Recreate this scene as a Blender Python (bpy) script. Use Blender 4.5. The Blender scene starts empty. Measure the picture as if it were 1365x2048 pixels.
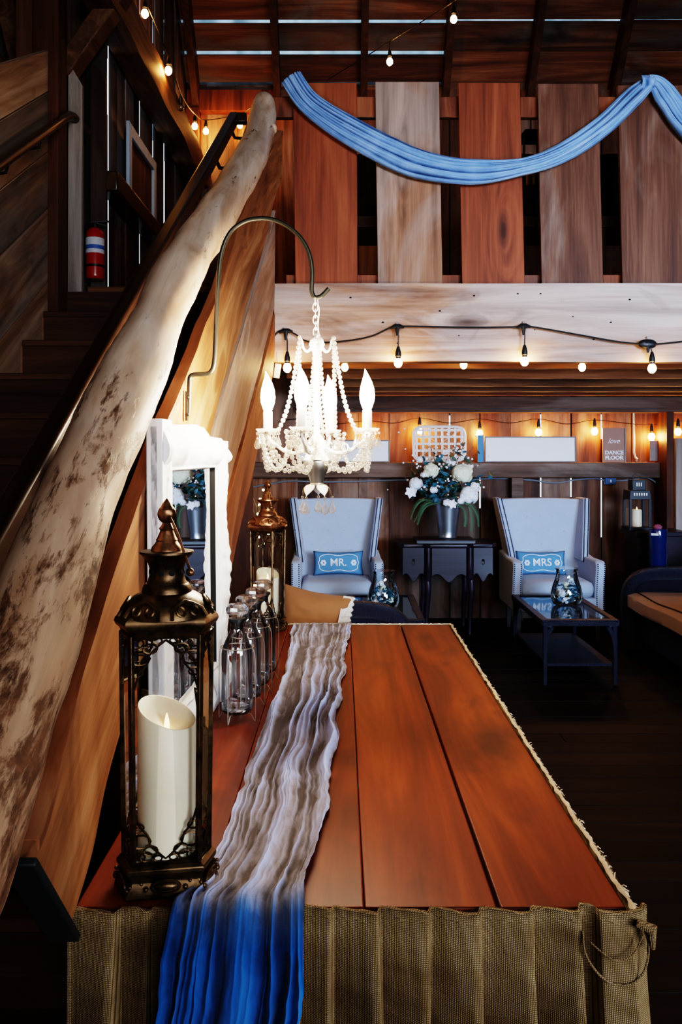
import bpy, bmesh, math, random
from mathutils import Vector, Matrix, Euler, noise
PI = math.pi
RND = random.Random(11)
F, CX, CY, H = 1700.0, 682.5, 907.0, 1.47      # focal length in px of a 1365-wide frame, principal point, eye height
SC = bpy.context.scene
COL = SC.collection

def U(px, py, Y):
    return Vector(((px - CX) / F * Y, Y, H - (py - CY) / F * Y))
def UX(px, py, X):
    return U(px, py, X * F / (px - CX))
def UZ(px, py, z):
    return U(px, py, (H - z) * F / (py - CY))
def lerp(a, b, t): return a + (b - a) * t
def interp(tab, x):
    if x <= tab[0][0]: return tab[0][1]
    for (a, va), (b, vb) in zip(tab, tab[1:]):
        if x <= b: return lerp(va, vb, (x - a) / (b - a))
    return tab[-1][1]
def smooth(tab, x):
    if x <= tab[0][0]: return tab[0][1]
    for (a, va), (b, vb) in zip(tab, tab[1:]):
        if x <= b:
            t = (x - a) / (b - a); return lerp(va, vb, t * t * (3 - 2 * t))
    return tab[-1][1]
def catmull(pts, n):
    pts = [Vector(p) for p in pts]; out = []
    for i in range(len(pts) - 1):
        p0 = pts[max(i - 1, 0)]; p1 = pts[i]; p2 = pts[i + 1]; p3 = pts[min(i + 2, len(pts) - 1)]
        for k in range(n):
            t = k / n
            out.append(0.5 * ((2 * p1) + (p2 - p0) * t + (2 * p0 - 5 * p1 + 4 * p2 - p3) * t * t + (3 * p1 - p0 - 3 * p2 + p3) * t ** 3))
    out.append(pts[-1]); return out

class MB:
    def __init__(self): self.v = []; self.f = []
    def add(self, vs, fs):
        o = len(self.v); self.v += [Vector(p) for p in vs]; self.f += [tuple(i + o for i in f) for f in fs]; return self
    def hexa(self, p):                                # 8 points: bottom loop, then top loop
        return self.add(p, [(3, 2, 1, 0), (4, 5, 6, 7), (0, 1, 5, 4), (1, 2, 6, 5), (2, 3, 7, 6), (3, 0, 4, 7)])
    def box(self, c, s, rot=None, taper=1.0):
        x, y, z = s[0] / 2, s[1] / 2, s[2] / 2; t = taper
        p = [Vector(q) for q in ((-x, -y, -z), (x, -y, -z), (x, y, -z), (-x, y, -z), (-x * t, -y * t, z), (x * t, -y * t, z), (x * t, y * t, z), (-x * t, y * t, z))]
        if rot is not None:
            m = rot if isinstance(rot, Matrix) else Euler(rot).to_matrix(); p = [m @ q for q in p]
        c = Vector(c); return self.hexa([q + c for q in p])
    def span(self, a, b): return self.box([(a[i] + b[i]) / 2 for i in range(3)], [abs(b[i] - a[i]) for i in range(3)])
    def beam(self, a, b, w, h, up=(0, 0, 1)):
        a, b = Vector(a), Vector(b); d = b - a; L = d.length; y = d / L; x = y.cross(Vector(up)).normalized(); z = x.cross(y)
        return self.box((a + b) / 2, (w, L, h), Matrix((x, y, z)).transposed())
    def tube(self, path, r, n=8, closed=False, caps=True, sq=None):
        path = [Vector(p) for p in path]; m = len(path)
        if not isinstance(r, (list, tuple)): r = [r] * m
        T = []
        for i in range(m):
            a = path[(i - 1) % m] if closed else path[max(i - 1, 0)]; b = path[(i + 1) % m] if closed else path[min(i + 1, m - 1)]
            d = b - a; T.append(d.normalized() if d.length > 1e-9 else Vector((0, 0, 1)))
        up = Vector((0, 0, 1)) if abs(T[0].z) < 0.9 else Vector((1, 0, 0))
        nx = (up - T[0] * up.dot(T[0])).normalized(); vs = []
        for i in range(m):
            nx = (nx - T[i] * nx.dot(T[i])); nx = nx.normalized() if nx.length > 1e-9 else Vector((1, 0, 0))
            ny = T[i].cross(nx)
            for k in range(n):
                a = 2 * PI * k / n; q = 1.0 if sq is None else sq
                vs.append(path[i] + (nx * math.cos(a) * q + ny * math.sin(a)) * r[i])
        fs = []
        for i in range(m if closed else m - 1):
            j = (i + 1) % m
            for k in range(n): l = (k + 1) % n; fs.append((i * n + k, i * n + l, j * n + l, j * n + k))
        if caps and not closed: fs += [tuple(range(n))[::-1], tuple((m - 1) * n + k for k in range(n))]
        return self.add(vs, fs)
    def lathe(self, prof, n=24, c=(0, 0, 0), a0=0.0, rot=None):
        vs, fs, c = [], [], Vector(c); m = len(prof)
        M = Euler(rot).to_matrix() if rot is not None else None
        for r, z in prof:
            for k in range(n):
                a = a0 + 2 * PI * k / n; q = Vector((r * math.cos(a), r * math.sin(a), z)); vs.append((M @ q if M else q) + c)
        for i in range(m - 1):
            for k in range(n): l = (k + 1) % n; fs.append((i * n + k, i * n + l, (i + 1) * n + l, (i + 1) * n + k))
        if prof[0][0] > 1e-6: fs.append(tuple(range(n))[::-1])
        if prof[-1][0] > 1e-6: fs.append(tuple((m - 1) * n + k for k in range(n)))
        return self.add(vs, fs)
    def ball(self, c, r, n=8, m=6, s=(1, 1, 1), rot=None):
        pr = [(max(r * math.sin(PI * i / m), 1e-7), -r * math.cos(PI * i / m)) for i in range(m + 1)]
        t = MB().lathe(pr, n); M = Euler(rot).to_matrix() if rot is not None else None; c = Vector(c)
        vs = [Vector((p.x * s[0], p.y * s[1], p.z * s[2])) for p in t.v]
        return self.add([(M @ p if M else p) + c for p in vs], t.f)
    def loft(self, prof, V, c=(0, 0, 0)):                # stack scaled copies of the outline V
        n = len(V); c = Vector(c); vs = [Vector((x * r, y * r, z)) + c for r, z in prof for x, y in V]; m = len(prof)
        fs = [(i * n + k, i * n + (k + 1) % n, (i + 1) * n + (k + 1) % n, (i + 1) * n + k) for i in range(m - 1) for k in range(n)]
        return self.add(vs, fs + [tuple(range(n))[::-1], tuple((m - 1) * n + k for k in range(n))])
    def grid(self, fn, nu, nv, flip=False):
        vs = [fn(i / nu, j / nv) for j in range(nv + 1) for i in range(nu + 1)]; fs = []
        for j in range(nv):
            for i in range(nu):
                a = j * (nu + 1) + i; q = (a, a + 1, a + nu + 2, a + nu + 1); fs.append(q[::-1] if flip else q)
        return self.add(vs, fs)
    def strip(self, top, bot, ext):                    # slab between two polylines, thickened by the vector ext
        n = len(top); e = Vector(ext); vs = [Vector(p) for p in top] + [Vector(p) for p in bot]; vs += [p + e for p in vs]; fs = []
        for i in range(n - 1):
            fs += [(i, i + 1, n + i + 1, n + i), (2 * n + i, 3 * n + i, 3 * n + i + 1, 2 * n + i + 1), (i, 2 * n + i, 2 * n + i + 1, i + 1), (n + i, n + i + 1, 3 * n + i + 1, 3 * n + i)]
        fs += [(0, n, 3 * n, 2 * n), (n - 1, 3 * n - 1, 4 * n - 1, 2 * n - 1)]
        return self.add(vs, fs)
    def poly(self, pts, ext):
        n = len(pts); e = Vector(ext); vs = [Vector(p) for p in pts] + [Vector(p) + e for p in pts]
        return self.add(vs, [tuple(range(n)), tuple(range(n, 2 * n))[::-1]] + [(i, n + i, n + (i + 1) % n, (i + 1) % n) for i in range(n)])
    def xf(self, M): self.v = [M @ p for p in self.v]; return self
    def jitter(self, amp, sc, seed=0.0):
        for i, p in enumerate(self.v):
            self.v[i] = p + noise.noise_vector(p * sc + Vector((seed, seed * 2, -seed))) * amp
        return self
    def build(self, name, mat, parent=None, world=False, sm=True, ang=40, bev=0.0, solid=0.0, sub=0, weld=False):
        me = bpy.data.meshes.new(name); me.from_pydata([tuple(p) for p in self.v], [], self.f)
        b = bmesh.new(); b.from_mesh(me)
        bmesh.ops.remove_doubles(b, verts=b.verts, dist=1e-6)
        bmesh.ops.recalc_face_normals(b, faces=b.faces); b.to_mesh(me); b.free()
        me.materials.append(mat)
        if sm:
            me.shade_smooth(); me.set_sharp_from_angle(angle=math.radians(ang))
        o = bpy.data.objects.new(name, me); COL.objects.link(o)
        if parent is not None:
            o.parent = parent
            if world: o.matrix_parent_inverse = root_matrix(parent).inverted()
        if bev: m = o.modifiers.new('bevel', 'BEVEL'); m.width = bev; m.segments = 2; m.limit_method = 'ANGLE'
        if solid: m = o.modifiers.new('solid', 'SOLIDIFY'); m.thickness = solid; m.offset = 0
        if sub: m = o.modifiers.new('sub', 'SUBSURF'); m.levels = sub; m.render_levels = sub
        return o

def root_matrix(o):
    m = o.matrix_basis.copy()
    while o.parent is not None:
        m = o.parent.matrix_basis @ o.matrix_parent_inverse @ m if False else o.parent.matrix_basis @ m
        o = o.parent
    return m
def tag(o, label=None, cat=None, group=None, kind=None):
    if label: o['label'] = label
    if cat: o['category'] = cat
    if group: o['group'] = group
    if kind: o['kind'] = kind
    return o
def thing(name, label, cat, loc=(0, 0, 0), rot=(0, 0, 0), group=None, kind=None):
    o = bpy.data.objects.new(name, None); COL.objects.link(o); o.location = loc; o.rotation_euler = rot; o.empty_display_size = 0.05
    return tag(o, label, cat, group, kind)
def copy_tree(o, label=None, loc=None, rot=None):
    def rec(s, par):
        c = s.copy(); COL.objects.link(c)
        if par is not None: c.parent = par; c.matrix_parent_inverse = s.matrix_parent_inverse.copy()
        for ch in list(s.children): rec(ch, c)
        return c
    c = rec(o, None)
    if label: c['label'] = label
    if loc is not None: c.location = loc
    if rot is not None: c.rotation_euler = rot
    return c
def text(name, body, size, mat, parent, loc, rot, ext=0.0008, off=0.0, shear=0.0, sx=1.0, align='CENTER', world=False):
    cu = bpy.data.curves.new(name, 'FONT'); cu.body = body; cu.size = size; cu.extrude = ext; cu.offset = off; cu.shear = shear
    cu.align_x = align; cu.align_y = 'CENTER'; cu.materials.append(mat); cu.resolution_u = 4
    tmp = bpy.data.objects.new('tmp_' + name, cu); COL.objects.link(tmp)
    me = bpy.data.meshes.new_from_object(tmp.evaluated_get(bpy.context.evaluated_depsgraph_get())); bpy.data.objects.remove(tmp)
    o = bpy.data.objects.new(name, me); COL.objects.link(o); o.location = loc; o.rotation_euler = rot; o.scale = (sx, 1, 1); o.parent = parent
    if world: o.matrix_parent_inverse = root_matrix(parent).inverted()
    return o

# ------------------------------------------------------------------ materials
class NT:
    def __init__(self, name):
        self.m = bpy.data.materials.new(name); self.m.use_nodes = True; self.t = self.m.node_tree; self.t.nodes.clear()
        self.out = self.t.nodes.new('ShaderNodeOutputMaterial')
    def n(self, typ, ins=None, **kw):
        x = self.t.nodes.new(typ)
        for k, v in kw.items(): setattr(x, k, v)
        for k, v in (ins or {}).items():
            if isinstance(v, bpy.types.NodeSocket): self.t.links.new(v, x.inputs[k])
            else: x.inputs[k].default_value = v
        return x
    def ramp(self, fac, stops, interp='LINEAR'):
        x = self.n('ShaderNodeValToRGB', {0: fac}); e = x.color_ramp.elements; x.color_ramp.interpolation = interp
        while len(e) < len(stops): e.new(0.5)
        for el, (p, c) in zip(e, stops): el.position = p; el.color = (*c, 1) if len(c) == 3 else c
        return x.outputs[0]
    def mix(self, fac, a, b, blend='MIX'):
        x = self.n('ShaderNodeMix', None, data_type='RGBA', blend_type=blend)
        for k, v in ((0, fac), (6, a), (7, b)):
            if isinstance(v, bpy.types.NodeSocket): self.t.links.new(v, x.inputs[k])
            else: x.inputs[k].default_value = v if k == 0 or len(v) == 4 else (*v, 1)
        return x.outputs[2]
    def math(self, op, a, b=None, clamp=False):
        ins = {0: a}
        if b is not None: ins[1] = b
        return self.n('ShaderNodeMath', ins, operation=op, use_clamp=clamp).outputs[0]
    def noise(self, vec, scale, detail=4, rough=0.55, dist=0.0):
        return self.n('ShaderNodeTexNoise', {'Vector': vec, 'Scale': scale, 'Detail': detail, 'Roughness': rough, 'Distortion': dist}).outputs[0]
    def mapv(self, vec, scale=(1, 1, 1), rot=(0, 0, 0), loc=(0, 0, 0)):
        return self.n('ShaderNodeMapping', {'Vector': vec, 'Scale': scale, 'Rotation': rot, 'Location': loc}).outputs[0]
    def bump(self, h, s=0.3, d=0.01):
        return self.n('ShaderNodeBump', {'Height': h, 'Strength': s, 'Distance': d}).outputs[0]
    def done(self, shader):
        self.t.links.new(shader, self.out.inputs[0]); return self.m
    def pbr(self, **kw):
        ins = {}
        for k, v in kw.items():
            k = {'color': 'Base Color', 'rough': 'Roughness', 'metal': 'Metallic', 'normal': 'Normal', 'spec': 'Specular IOR Level', 'sheen': 'Sheen Weight', 'coat': 'Coat Weight', 'trans': 'Transmission Weight', 'emit': 'Emission Color', 'estr': 'Emission Strength', 'sss': 'Subsurface Weight', 'alpha': 'Alpha', 'ior': 'IOR'}[k]
            if isinstance(v, tuple) and len(v) == 3: v = (*v, 1)
            ins[k] = v
        return self.n('ShaderNodeBsdfPrincipled', ins).outputs[0]

def wood(name, dark, mid, light, axis='Z', rot=(0, 0, 0), scale=1.0, rough=0.6, bump=0.35, grey=None, grey_amt=0.5, grey_sc=1.2, knots=0.0, var=0.5, spec=0.3, coat=0.0, stain=0.0, fine=0.5, lo=0.0, seed=0.0):
    N = NT(name); tc = N.n('ShaderNodeTexCoord').outputs['Object']; isl = N.n('ShaderNodeNewGeometry').outputs['Random Per Island']
    off = N.n('ShaderNodeCombineXYZ', {0: N.math('MULTIPLY', isl, 17.3), 1: N.math('MULTIPLY', isl, 9.1), 2: N.math('MULTIPLY', isl, 23.7)}).outputs[0]
    p = N.n('ShaderNodeVectorMath', {0: N.mapv(tc, rot=rot, loc=(seed, seed * .7, seed * 1.3)), 1: off}, operation='ADD').outputs[0]
    k = {'X': 0, 'Y': 1, 'Z': 2}[axis]
    def st(a, c): s = [c, c, c]; s[k] = a; return N.mapv(p, tuple(q * scale for q in s))
    kv = N.n('ShaderNodeTexVoronoi', {'Vector': st(0.9, 3.2), 'Scale': 1.0, 'Randomness': 1.0}).outputs['Distance']
    kn = N.n('ShaderNodeMapRange', {'Value': kv, 'From Min': 0.02, 'From Max': 0.42, 'To Min': 1.0, 'To Max': 0.0}).outputs[0]
    kn2 = N.math('POWER', kn, 2.0)
    pv = N.n('ShaderNodeVectorMath', {0: st(0.55, 7.0), 1: N.n('ShaderNodeCombineXYZ', {0: kn2, 1: kn2, 2: kn2}).outputs[0]}, operation='ADD').outputs[0] if knots else st(0.55, 7.0)
    g1 = N.noise(pv, 1.0, 6, 0.6, 1.2)
    g2 = N.noise(st(2.2, 70.0), 1.0, 3, 0.6, 0.3)
    g = N.math('ADD', N.math('MULTIPLY', g1, 1.0 - 0.35 * fine), N.math('MULTIPLY', g2, 0.35 * fine))
    c = N.ramp(g, [(0.30 + lo, dark), (0.50 + lo, mid), (0.70 + lo, light)])
    if grey:
        gn = N.noise(st(0.5, 1.6), grey_sc, 5, 0.6, 0.8)
        gf = N.n('ShaderNodeMapRange', {'Value': gn, 'From Min': 0.62 - 0.35 * grey_amt, 'From Max': 0.72 - 0.30 * grey_amt, 'To Min': 0.0, 'To Max': 1.0}).outputs[0]
        gc = N.ramp(g, [(0.32, tuple(q * 0.45 for q in grey)), (0.62, grey)])
        c = N.mix(N.math('MULTIPLY', gf, 0.85), c, gc)
    if stain:
        sn = N.noise(st(1.3, 2.6), 1.0, 4, 0.6, 1.0)
        sf = N.n('ShaderNodeMapRange', {'Value': sn, 'From Min': 0.56, 'From Max': 0.74, 'To Min': 0.0, 'To Max': stain}).outputs[0]
        c = N.mix(sf, c, tuple(q * 0.35 for q in dark))
    if knots:
        kd = N.n('ShaderNodeMapRange', {'Value': kv, 'From Min': 0.04, 'From Max': 0.13, 'To Min': knots, 'To Max': 0.0}).outputs[0]
        c = N.mix(kd, c, tuple(q * 0.3 for q in dark))
    v = N.n('ShaderNodeMapRange', {'Value': isl, 'To Min': 1.0 - var, 'To Max': 1.0 + var * 0.6}).outputs[0]
    vc = N.n('ShaderNodeCombineXYZ', {0: v, 1: v, 2: v}).outputs[0]
    c = N.mix(1.0, c, vc, 'MULTIPLY')
    return N.done(N.pbr(color=c, rough=rough, spec=spec, coat=coat, normal=N.bump(g, bump, 0.006)))

def plain(name, color, rough=0.5, metal=0.0, nscale=0.0, namt=0.25, bump=0.0, bscale=60.0, **kw):
    N = NT(name); tc = N.n('ShaderNodeTexCoord').outputs['Object']
    c = N.n('ShaderNodeRGB').outputs[0]; c.default_value = (*color, 1)
    if nscale:
        nn = N.noise(tc, nscale, 4, 0.6)
        c = N.mix(nn, tuple(q * (1 - namt) for q in color), tuple(min(q * (1 + namt), 1.0) for q in color))
    a = dict(color=c, rough=rough, metal=metal, **kw)
    if bump: a['normal'] = N.bump(N.noise(tc, bscale, 3), bump, 0.004)
    return N.done(N.pbr(**a))

def emis(name, color, strength):
    N = NT(name); return N.done(N.n('ShaderNodeEmission', {'Color': (*color, 1), 'Strength': strength}).outputs[0])

def pane(name, tint=(1, 1, 1), ior=1.45, edge=0.35, rough=0.02, base=0.04):
    """thin sheet or blown glass: clear face on, reflective and darker at grazing angles"""
    N = NT(name)
    lw = N.n('ShaderNodeLayerWeight', {'Blend': 0.35}).outputs['Facing']
    tcol = N.ramp(lw, [(0.0, tint), (0.75, tuple(q * 0.93 for q in tint)), (1.0, tuple(q * edge for q in tint))])
    tr = N.n('ShaderNodeBsdfTransparent', {'Color': tcol}).outputs[0]
    gl = N.n('ShaderNodeBsdfGlossy', {'Color': (1, 1, 1, 1), 'Roughness': rough}).outputs[0]
    fr = N.n('ShaderNodeFresnel', {'IOR': ior}).outputs[0]
    f = N.math('ADD', N.math('MULTIPLY', fr, 0.9), base, True)
    return N.done(N.n('ShaderNodeMixShader', {0: f, 1: tr, 2: gl}).outputs[0])

M = {}
M['red'] = wood('red_brown_barn_boards', (.035, .010, .004), (.14, .040, .016), (.27, .095, .042), 'Z', knots=.7, var=.45, grey=(.20, .13, .10), grey_amt=.25, seed=1)
M['loft1'] = wood('russet_board', (.060, .014, .006), (.20, .050, .018), (.34, .105, .042), 'Z', knots=.8, var=.12, seed=3, fine=.7)
M['loft2'] = wood('weathered_board', (.06, .024, .012), (.26, .125, .070), (.40, .23, .15), 'Z', knots=.9, var=.1, grey=(.42, .31, .26), grey_amt=.55, seed=5, fine=.7)
M['loft3'] = wood('dark_brown_board', (.030, .012, .007), (.105, .040, .021), (.22, .105, .062), 'Z', knots=.8, var=.15, grey=(.26, .175, .135), grey_amt=.15, seed=8, fine=.7)
M['beam'] = wood('pale_weathered_beam', (.14, .055, .026), (.40, .23, .15), (.60, .45, .37), 'X', knots=1.0, var=.05, grey=(.54, .44, .40), grey_amt=.5, stain=.75, rough=.7, seed=2)
M['joist'] = wood('joist_timber', (.07, .027, .010), (.21, .090, .036), (.40, .22, .11), 'X', var=.35, seed=4)
M['backwall'] = wood('back_wall_boards', (.028, .010, .005), (.13, .047, .020), (.28, .135, .070), 'Z', knots=.8, var=.6, grey=(.30, .20, .15), grey_amt=.42, stain=.6, seed=6)
M['ledge'] = wood('ledge_timber', (.035, .018, .011), (.10, .055, .035), (.20, .12, .085), 'X', var=.3, grey=(.22, .17, .14), grey_amt=.4, seed=7)
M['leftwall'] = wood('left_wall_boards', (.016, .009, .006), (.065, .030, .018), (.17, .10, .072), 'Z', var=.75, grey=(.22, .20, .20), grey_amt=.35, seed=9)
M['post'] = wood('post_timber', (.030, .010, .005), (.10, .034, .016), (.20, .085, .045), 'Z', var=.2, seed=10, stain=.5)
M['greyplank'] = wood('pale_grey_plank', (.16, .12, .10), (.36, .31, .28), (.52, .47, .43), 'Z', var=.1, stain=.4, seed=12)
M['clad'] = wood('stairwell_cladding', (.14, .070, .040), (.46, .28, .17), (.72, .54, .40), 'Y', rot=(-.56, 0, 0), knots=.9, var=.35, grey=(.36, .30, .26), grey_amt=.45, stain=.5, seed=13)
M['log'] = None
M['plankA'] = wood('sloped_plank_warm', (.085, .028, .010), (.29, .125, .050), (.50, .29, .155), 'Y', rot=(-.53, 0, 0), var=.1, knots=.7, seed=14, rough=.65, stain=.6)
M['plankB'] = wood('sloped_plank_grey', (.09, .045, .027), (.29, .165, .105), (.48, .33, .245), 'Y', rot=(-.53, 0, 0), var=.2, knots=.6, grey=(.38, .31, .28), grey_amt=.5, stain=.4, seed=15)
M['plankC'] = wood('sloped_plank_red', (.10, .032, .012), (.28, .105, .042), (.46, .23, .12), 'Y', rot=(-.53, 0, 0), var=.2, seed=16)
M['tabletop'] = wood('stained_table_boards', (.034, .006, .002), (.16, .027, .0055), (.32, .070, .013), 'Y', var=.18, knots=.85, stain=.75, rough=.46, bump=.15, spec=.28, seed=17, scale=.8)
M['floor'] = wood('dark_floor_boards', (.005, .003, .002), (.014, .008, .006), (.030, .018, .013), 'X', var=.4, rough=.55, seed=18, bump=.25, spec=.15)
M['tread'] = wood('stair_tread', (.020, .008, .004), (.07, .026, .012), (.13, .055, .028), 'X', var=.3, seed=19)
M['roof'] = wood('roof_boards', (.025, .009, .004), (.15, .055, .025), (.36, .17, .09), 'X', var=.55, grey=(.20, .17, .15), grey_amt=.35, stain=.8, seed=20)
M['rafter'] = wood('rafter_timber', (.016, .006, .003), (.055, .020, .009), (.11, .045, .022), 'Y', var=.3, seed=21)
M['handrail'] = wood('dark_handrail', (.012, .006, .003), (.045, .020, .009), (.09, .042, .020), 'Y', rot=(-.56, 0, 0), rough=.32, bump=.08, spec=.5, seed=22)
M['beamlog'] = wood('hewn_beam', (.040, .017, .009), (.16, .072, .036), (.32, .175, .10), 'Y', var=.2, knots=.5, stain=.5, seed=23)

def log_mat():
    N = NT('peeled_log'); tc = N.n('ShaderNodeTexCoord').outputs['Object']
    p = N.mapv(tc, rot=(-.545, 0, 0))
    gr = N.noise(N.mapv(p, (14, 1.3, 14)), 1.0, 6, .6, .8)
    base = N.ramp(gr, [(.28, (.36, .20, .12)), (.5, (.60, .44, .33)), (.72, (.74, .62, .53))])
    pn = N.noise(N.mapv(p, (24, 5.5, 24)), 1.0, 8, .74, .25)
    z = N.n('ShaderNodeSeparateXYZ', {0: tc}).outputs[2]
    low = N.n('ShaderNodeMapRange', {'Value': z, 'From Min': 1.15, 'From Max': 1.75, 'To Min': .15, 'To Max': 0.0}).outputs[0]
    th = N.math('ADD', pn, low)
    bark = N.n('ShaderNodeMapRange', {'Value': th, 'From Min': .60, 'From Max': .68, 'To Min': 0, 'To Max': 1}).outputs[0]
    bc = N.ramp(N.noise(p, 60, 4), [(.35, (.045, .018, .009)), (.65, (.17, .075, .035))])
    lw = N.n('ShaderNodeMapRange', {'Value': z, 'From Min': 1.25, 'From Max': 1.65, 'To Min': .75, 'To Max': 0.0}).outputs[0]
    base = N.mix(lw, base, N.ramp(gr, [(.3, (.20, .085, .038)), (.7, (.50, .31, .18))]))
    c = N.mix(N.math('MULTIPLY', bark, .92), base, bc)
    dn = N.noise(N.mapv(p, (5, 2, 5)), 1.0, 4, .6)
    c = N.mix(N.n('ShaderNodeMapRange', {'Value': dn, 'From Min': .52, 'From Max': .75, 'To Min': 0, 'To Max': .55}).outputs[0], c, (.30, .15, .085))
    h = N.math('ADD', N.math('MULTIPLY', gr, .5), N.math('MULTIPLY', bark, .6))
    return N.done(N.pbr(color=c, rough=.6, spec=.3, normal=N.bump(h, .45, .006)))
M['log'] = log_mat()

def burlap_mat():
    N = NT('burlap'); tc = N.n('ShaderNodeTexCoord').outputs['Object']
    w1 = N.n('ShaderNodeTexWave', {'Vector': tc, 'Scale': 130.0, 'Distortion': 1.2, 'Detail': 2.0}, bands_direction='Z').outputs['Fac']
    w2 = N.n('ShaderNodeTexWave', {'Vector': N.mapv(tc, (1, 1, .15)), 'Scale': 130.0, 'Distortion': 1.2, 'Detail': 2.0}, bands_direction='X').outputs['Fac']
    w = N.math('MULTIPLY', w1, w2)
    n = N.noise(N.mapv(tc, (6, 6, 20)), 1.0, 5)
    base = N.ramp(n, [(.3, (.27, .18, .092)), (.7, (.54, .40, .225))])
    c = N.mix(N.ramp(w, [(.02, (0, 0, 0)), (.35, (1, 1, 1))]), (.085, .055, .028), base)
    return N.done(N.pbr(color=c, rough=.9, spec=.1, normal=N.bump(w, .6, .003)))
M['burlap'] = burlap_mat()
M['fray'] = plain('burlap_fringe', (.62, .50, .37), .95, nscale=60, namt=.35, spec=.05)

def gauze_mat():
    N = NT('blue_gauze'); tc = N.n('ShaderNodeTexCoord').outputs['Object']
    at = N.n('ShaderNodeAttribute', None, attribute_name='fold').outputs['Fac']
    z = N.n('ShaderNodeSeparateXYZ', {0: tc}).outputs[2]
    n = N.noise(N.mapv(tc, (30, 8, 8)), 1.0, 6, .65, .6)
    f = N.math('ADD', N.math('MULTIPLY', at, .75), N.math('MULTIPLY', N.math('SUBTRACT', n, .5), .7))  # fold height sets the tone: crease shade is painted into the cloth
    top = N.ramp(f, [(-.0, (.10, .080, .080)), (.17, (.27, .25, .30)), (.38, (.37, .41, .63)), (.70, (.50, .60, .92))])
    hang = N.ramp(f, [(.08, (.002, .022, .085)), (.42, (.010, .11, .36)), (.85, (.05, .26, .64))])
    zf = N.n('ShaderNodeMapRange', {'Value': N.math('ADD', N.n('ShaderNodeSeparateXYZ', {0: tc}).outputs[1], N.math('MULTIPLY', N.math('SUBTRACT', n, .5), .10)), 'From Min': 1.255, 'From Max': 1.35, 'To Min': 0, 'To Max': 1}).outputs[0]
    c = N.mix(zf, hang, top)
    weave = N.noise(tc, 420, 2)
    return N.done(N.pbr(color=c, rough=.85, spec=.15, sheen=.2, normal=N.bump(N.math('ADD', n, N.math('MULTIPLY', weave, .3)), .35, .003)))
M['gauze'] = gauze_mat()
def swag_mat():
    N = NT('swag_gauze'); tc = N.n('ShaderNodeTexCoord').outputs['Object']
    at = N.n('ShaderNodeAttribute', None, attribute_name='fold').outputs['Fac']
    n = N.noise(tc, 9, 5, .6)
    c = N.ramp(N.math('ADD', N.math('MULTIPLY', at, .8), N.math('MULTIPLY', N.math('SUBTRACT', n, .5), .5)), [(.1, (.02, .055, .15)), (.45, (.17, .31, .60)), (.85, (.38, .54, .84))])  # dark valleys, light ridges: fold shade painted into the swag colour
    return N.done(N.pbr(color=c, rough=.85, spec=.1, sheen=.2, normal=N.bump(N.noise(tc, 300, 2), .2, .002)))
M['swag'] = swag_mat()

def antique(name, c1, c2, rough=.32):
    N = NT(name); tc = N.n('ShaderNodeTexCoord').outputs['Object']; n = N.noise(tc, 22, 5, .65)
    return N.done(N.pbr(color=N.mix(N.ramp(n, [(.38, (0, 0, 0)), (.65, (1, 1, 1))]), c1, c2), metal=.85, rough=N.n('ShaderNodeMapRange', {'Value': n, 'To Min': rough - .08, 'To Max': rough + .2}).outputs[0], normal=N.bump(N.noise(tc, 90, 3), .15, .002)))
M['bronze'] = antique('antique_bronze', (.024, .016, .010), (.17, .105, .055))
M['copper'] = antique('antique_copper', (.12, .055, .028), (.50, .27, .15), .28)
M['iron'] = plain('black_iron', (.015, .014, .013), .42, .6, nscale=30)
M['hook'] = plain('dark_olive_iron', (.045, .042, .030), .4, .55, nscale=25, namt=.4)
M['blackplastic'] = plain('black_rubber', (.010, .010, .011), .45, nscale=30)
M['candle'] = plain('ivory_wax', (.86, .77, .58), .45, nscale=4, namt=.06, sss=.15)
M['candle2'] = plain('cream_wax', (.88, .80, .64), .45, nscale=4, namt=.06, emit=(1, .75, .45), estr=.06)
M['flame'] = emis('flame_tip', (1, .62, .28), 4)
M['glasspane'] = pane('lantern_glass', (.97, .98, .98), base=.05, edge=.6)
M['bottle'] = pane('bottle_glass', (.98, .99, 1.0), base=.07, edge=.62)
M['jar'] = pane('jar_glass', (.90, .96, .99), base=.07, edge=.45)
def cut_glass():
    N = NT('cut_glass')
    g = N.n('ShaderNodeBsdfGlass', {'Color': (1, 1, 1, 1), 'Roughness': .0, 'IOR': 1.5}).outputs[0]
    t = N.n('ShaderNodeBsdfTransparent', {'Color': (.96, .97, 1, 1)}).outputs[0]; y = N.n('ShaderNodeBsdfGlossy', {'Roughness': .04}).outputs[0]
    d = N.n('ShaderNodeMixShader', {0: .35, 1: t, 2: y}).outputs[0]
    return N.done(N.n('ShaderNodeMixShader', {0: .55, 1: g, 2: d}).outputs[0])
M['cutglass'] = cut_glass()
def crystal():
    N = NT('chandelier_crystal'); lw = N.n('ShaderNodeLayerWeight', {'Blend': .4}).outputs['Facing']
    tr = N.n('ShaderNodeBsdfTransparent', {'Color': (.93, .90, .86, 1)}).outputs[0]
    gl = N.n('ShaderNodeBsdfGlossy', {'Roughness': .06}).outputs[0]
    df = N.n('ShaderNodeBsdfTranslucent', {'Color': (.95, .9, .84, 1)}).outputs[0]; d2 = N.n('ShaderNodeBsdfDiffuse', {'Color': (.95, .92, .88, 1)}).outputs[0]
    a = N.n('ShaderNodeMixShader', {0: .5, 1: df, 2: d2}).outputs[0]
    b = N.n('ShaderNodeMixShader', {0: .5, 1: a, 2: gl}).outputs[0]
    f = N.ramp(lw, [(.05, (.18,) * 3), (.55, (.62,) * 3), (.9, (.95,) * 3)])
    return N.done(N.n('ShaderNodeMixShader', {0: f, 1: tr, 2: b}).outputs[0])
M['crystal'] = crystal()
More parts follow.
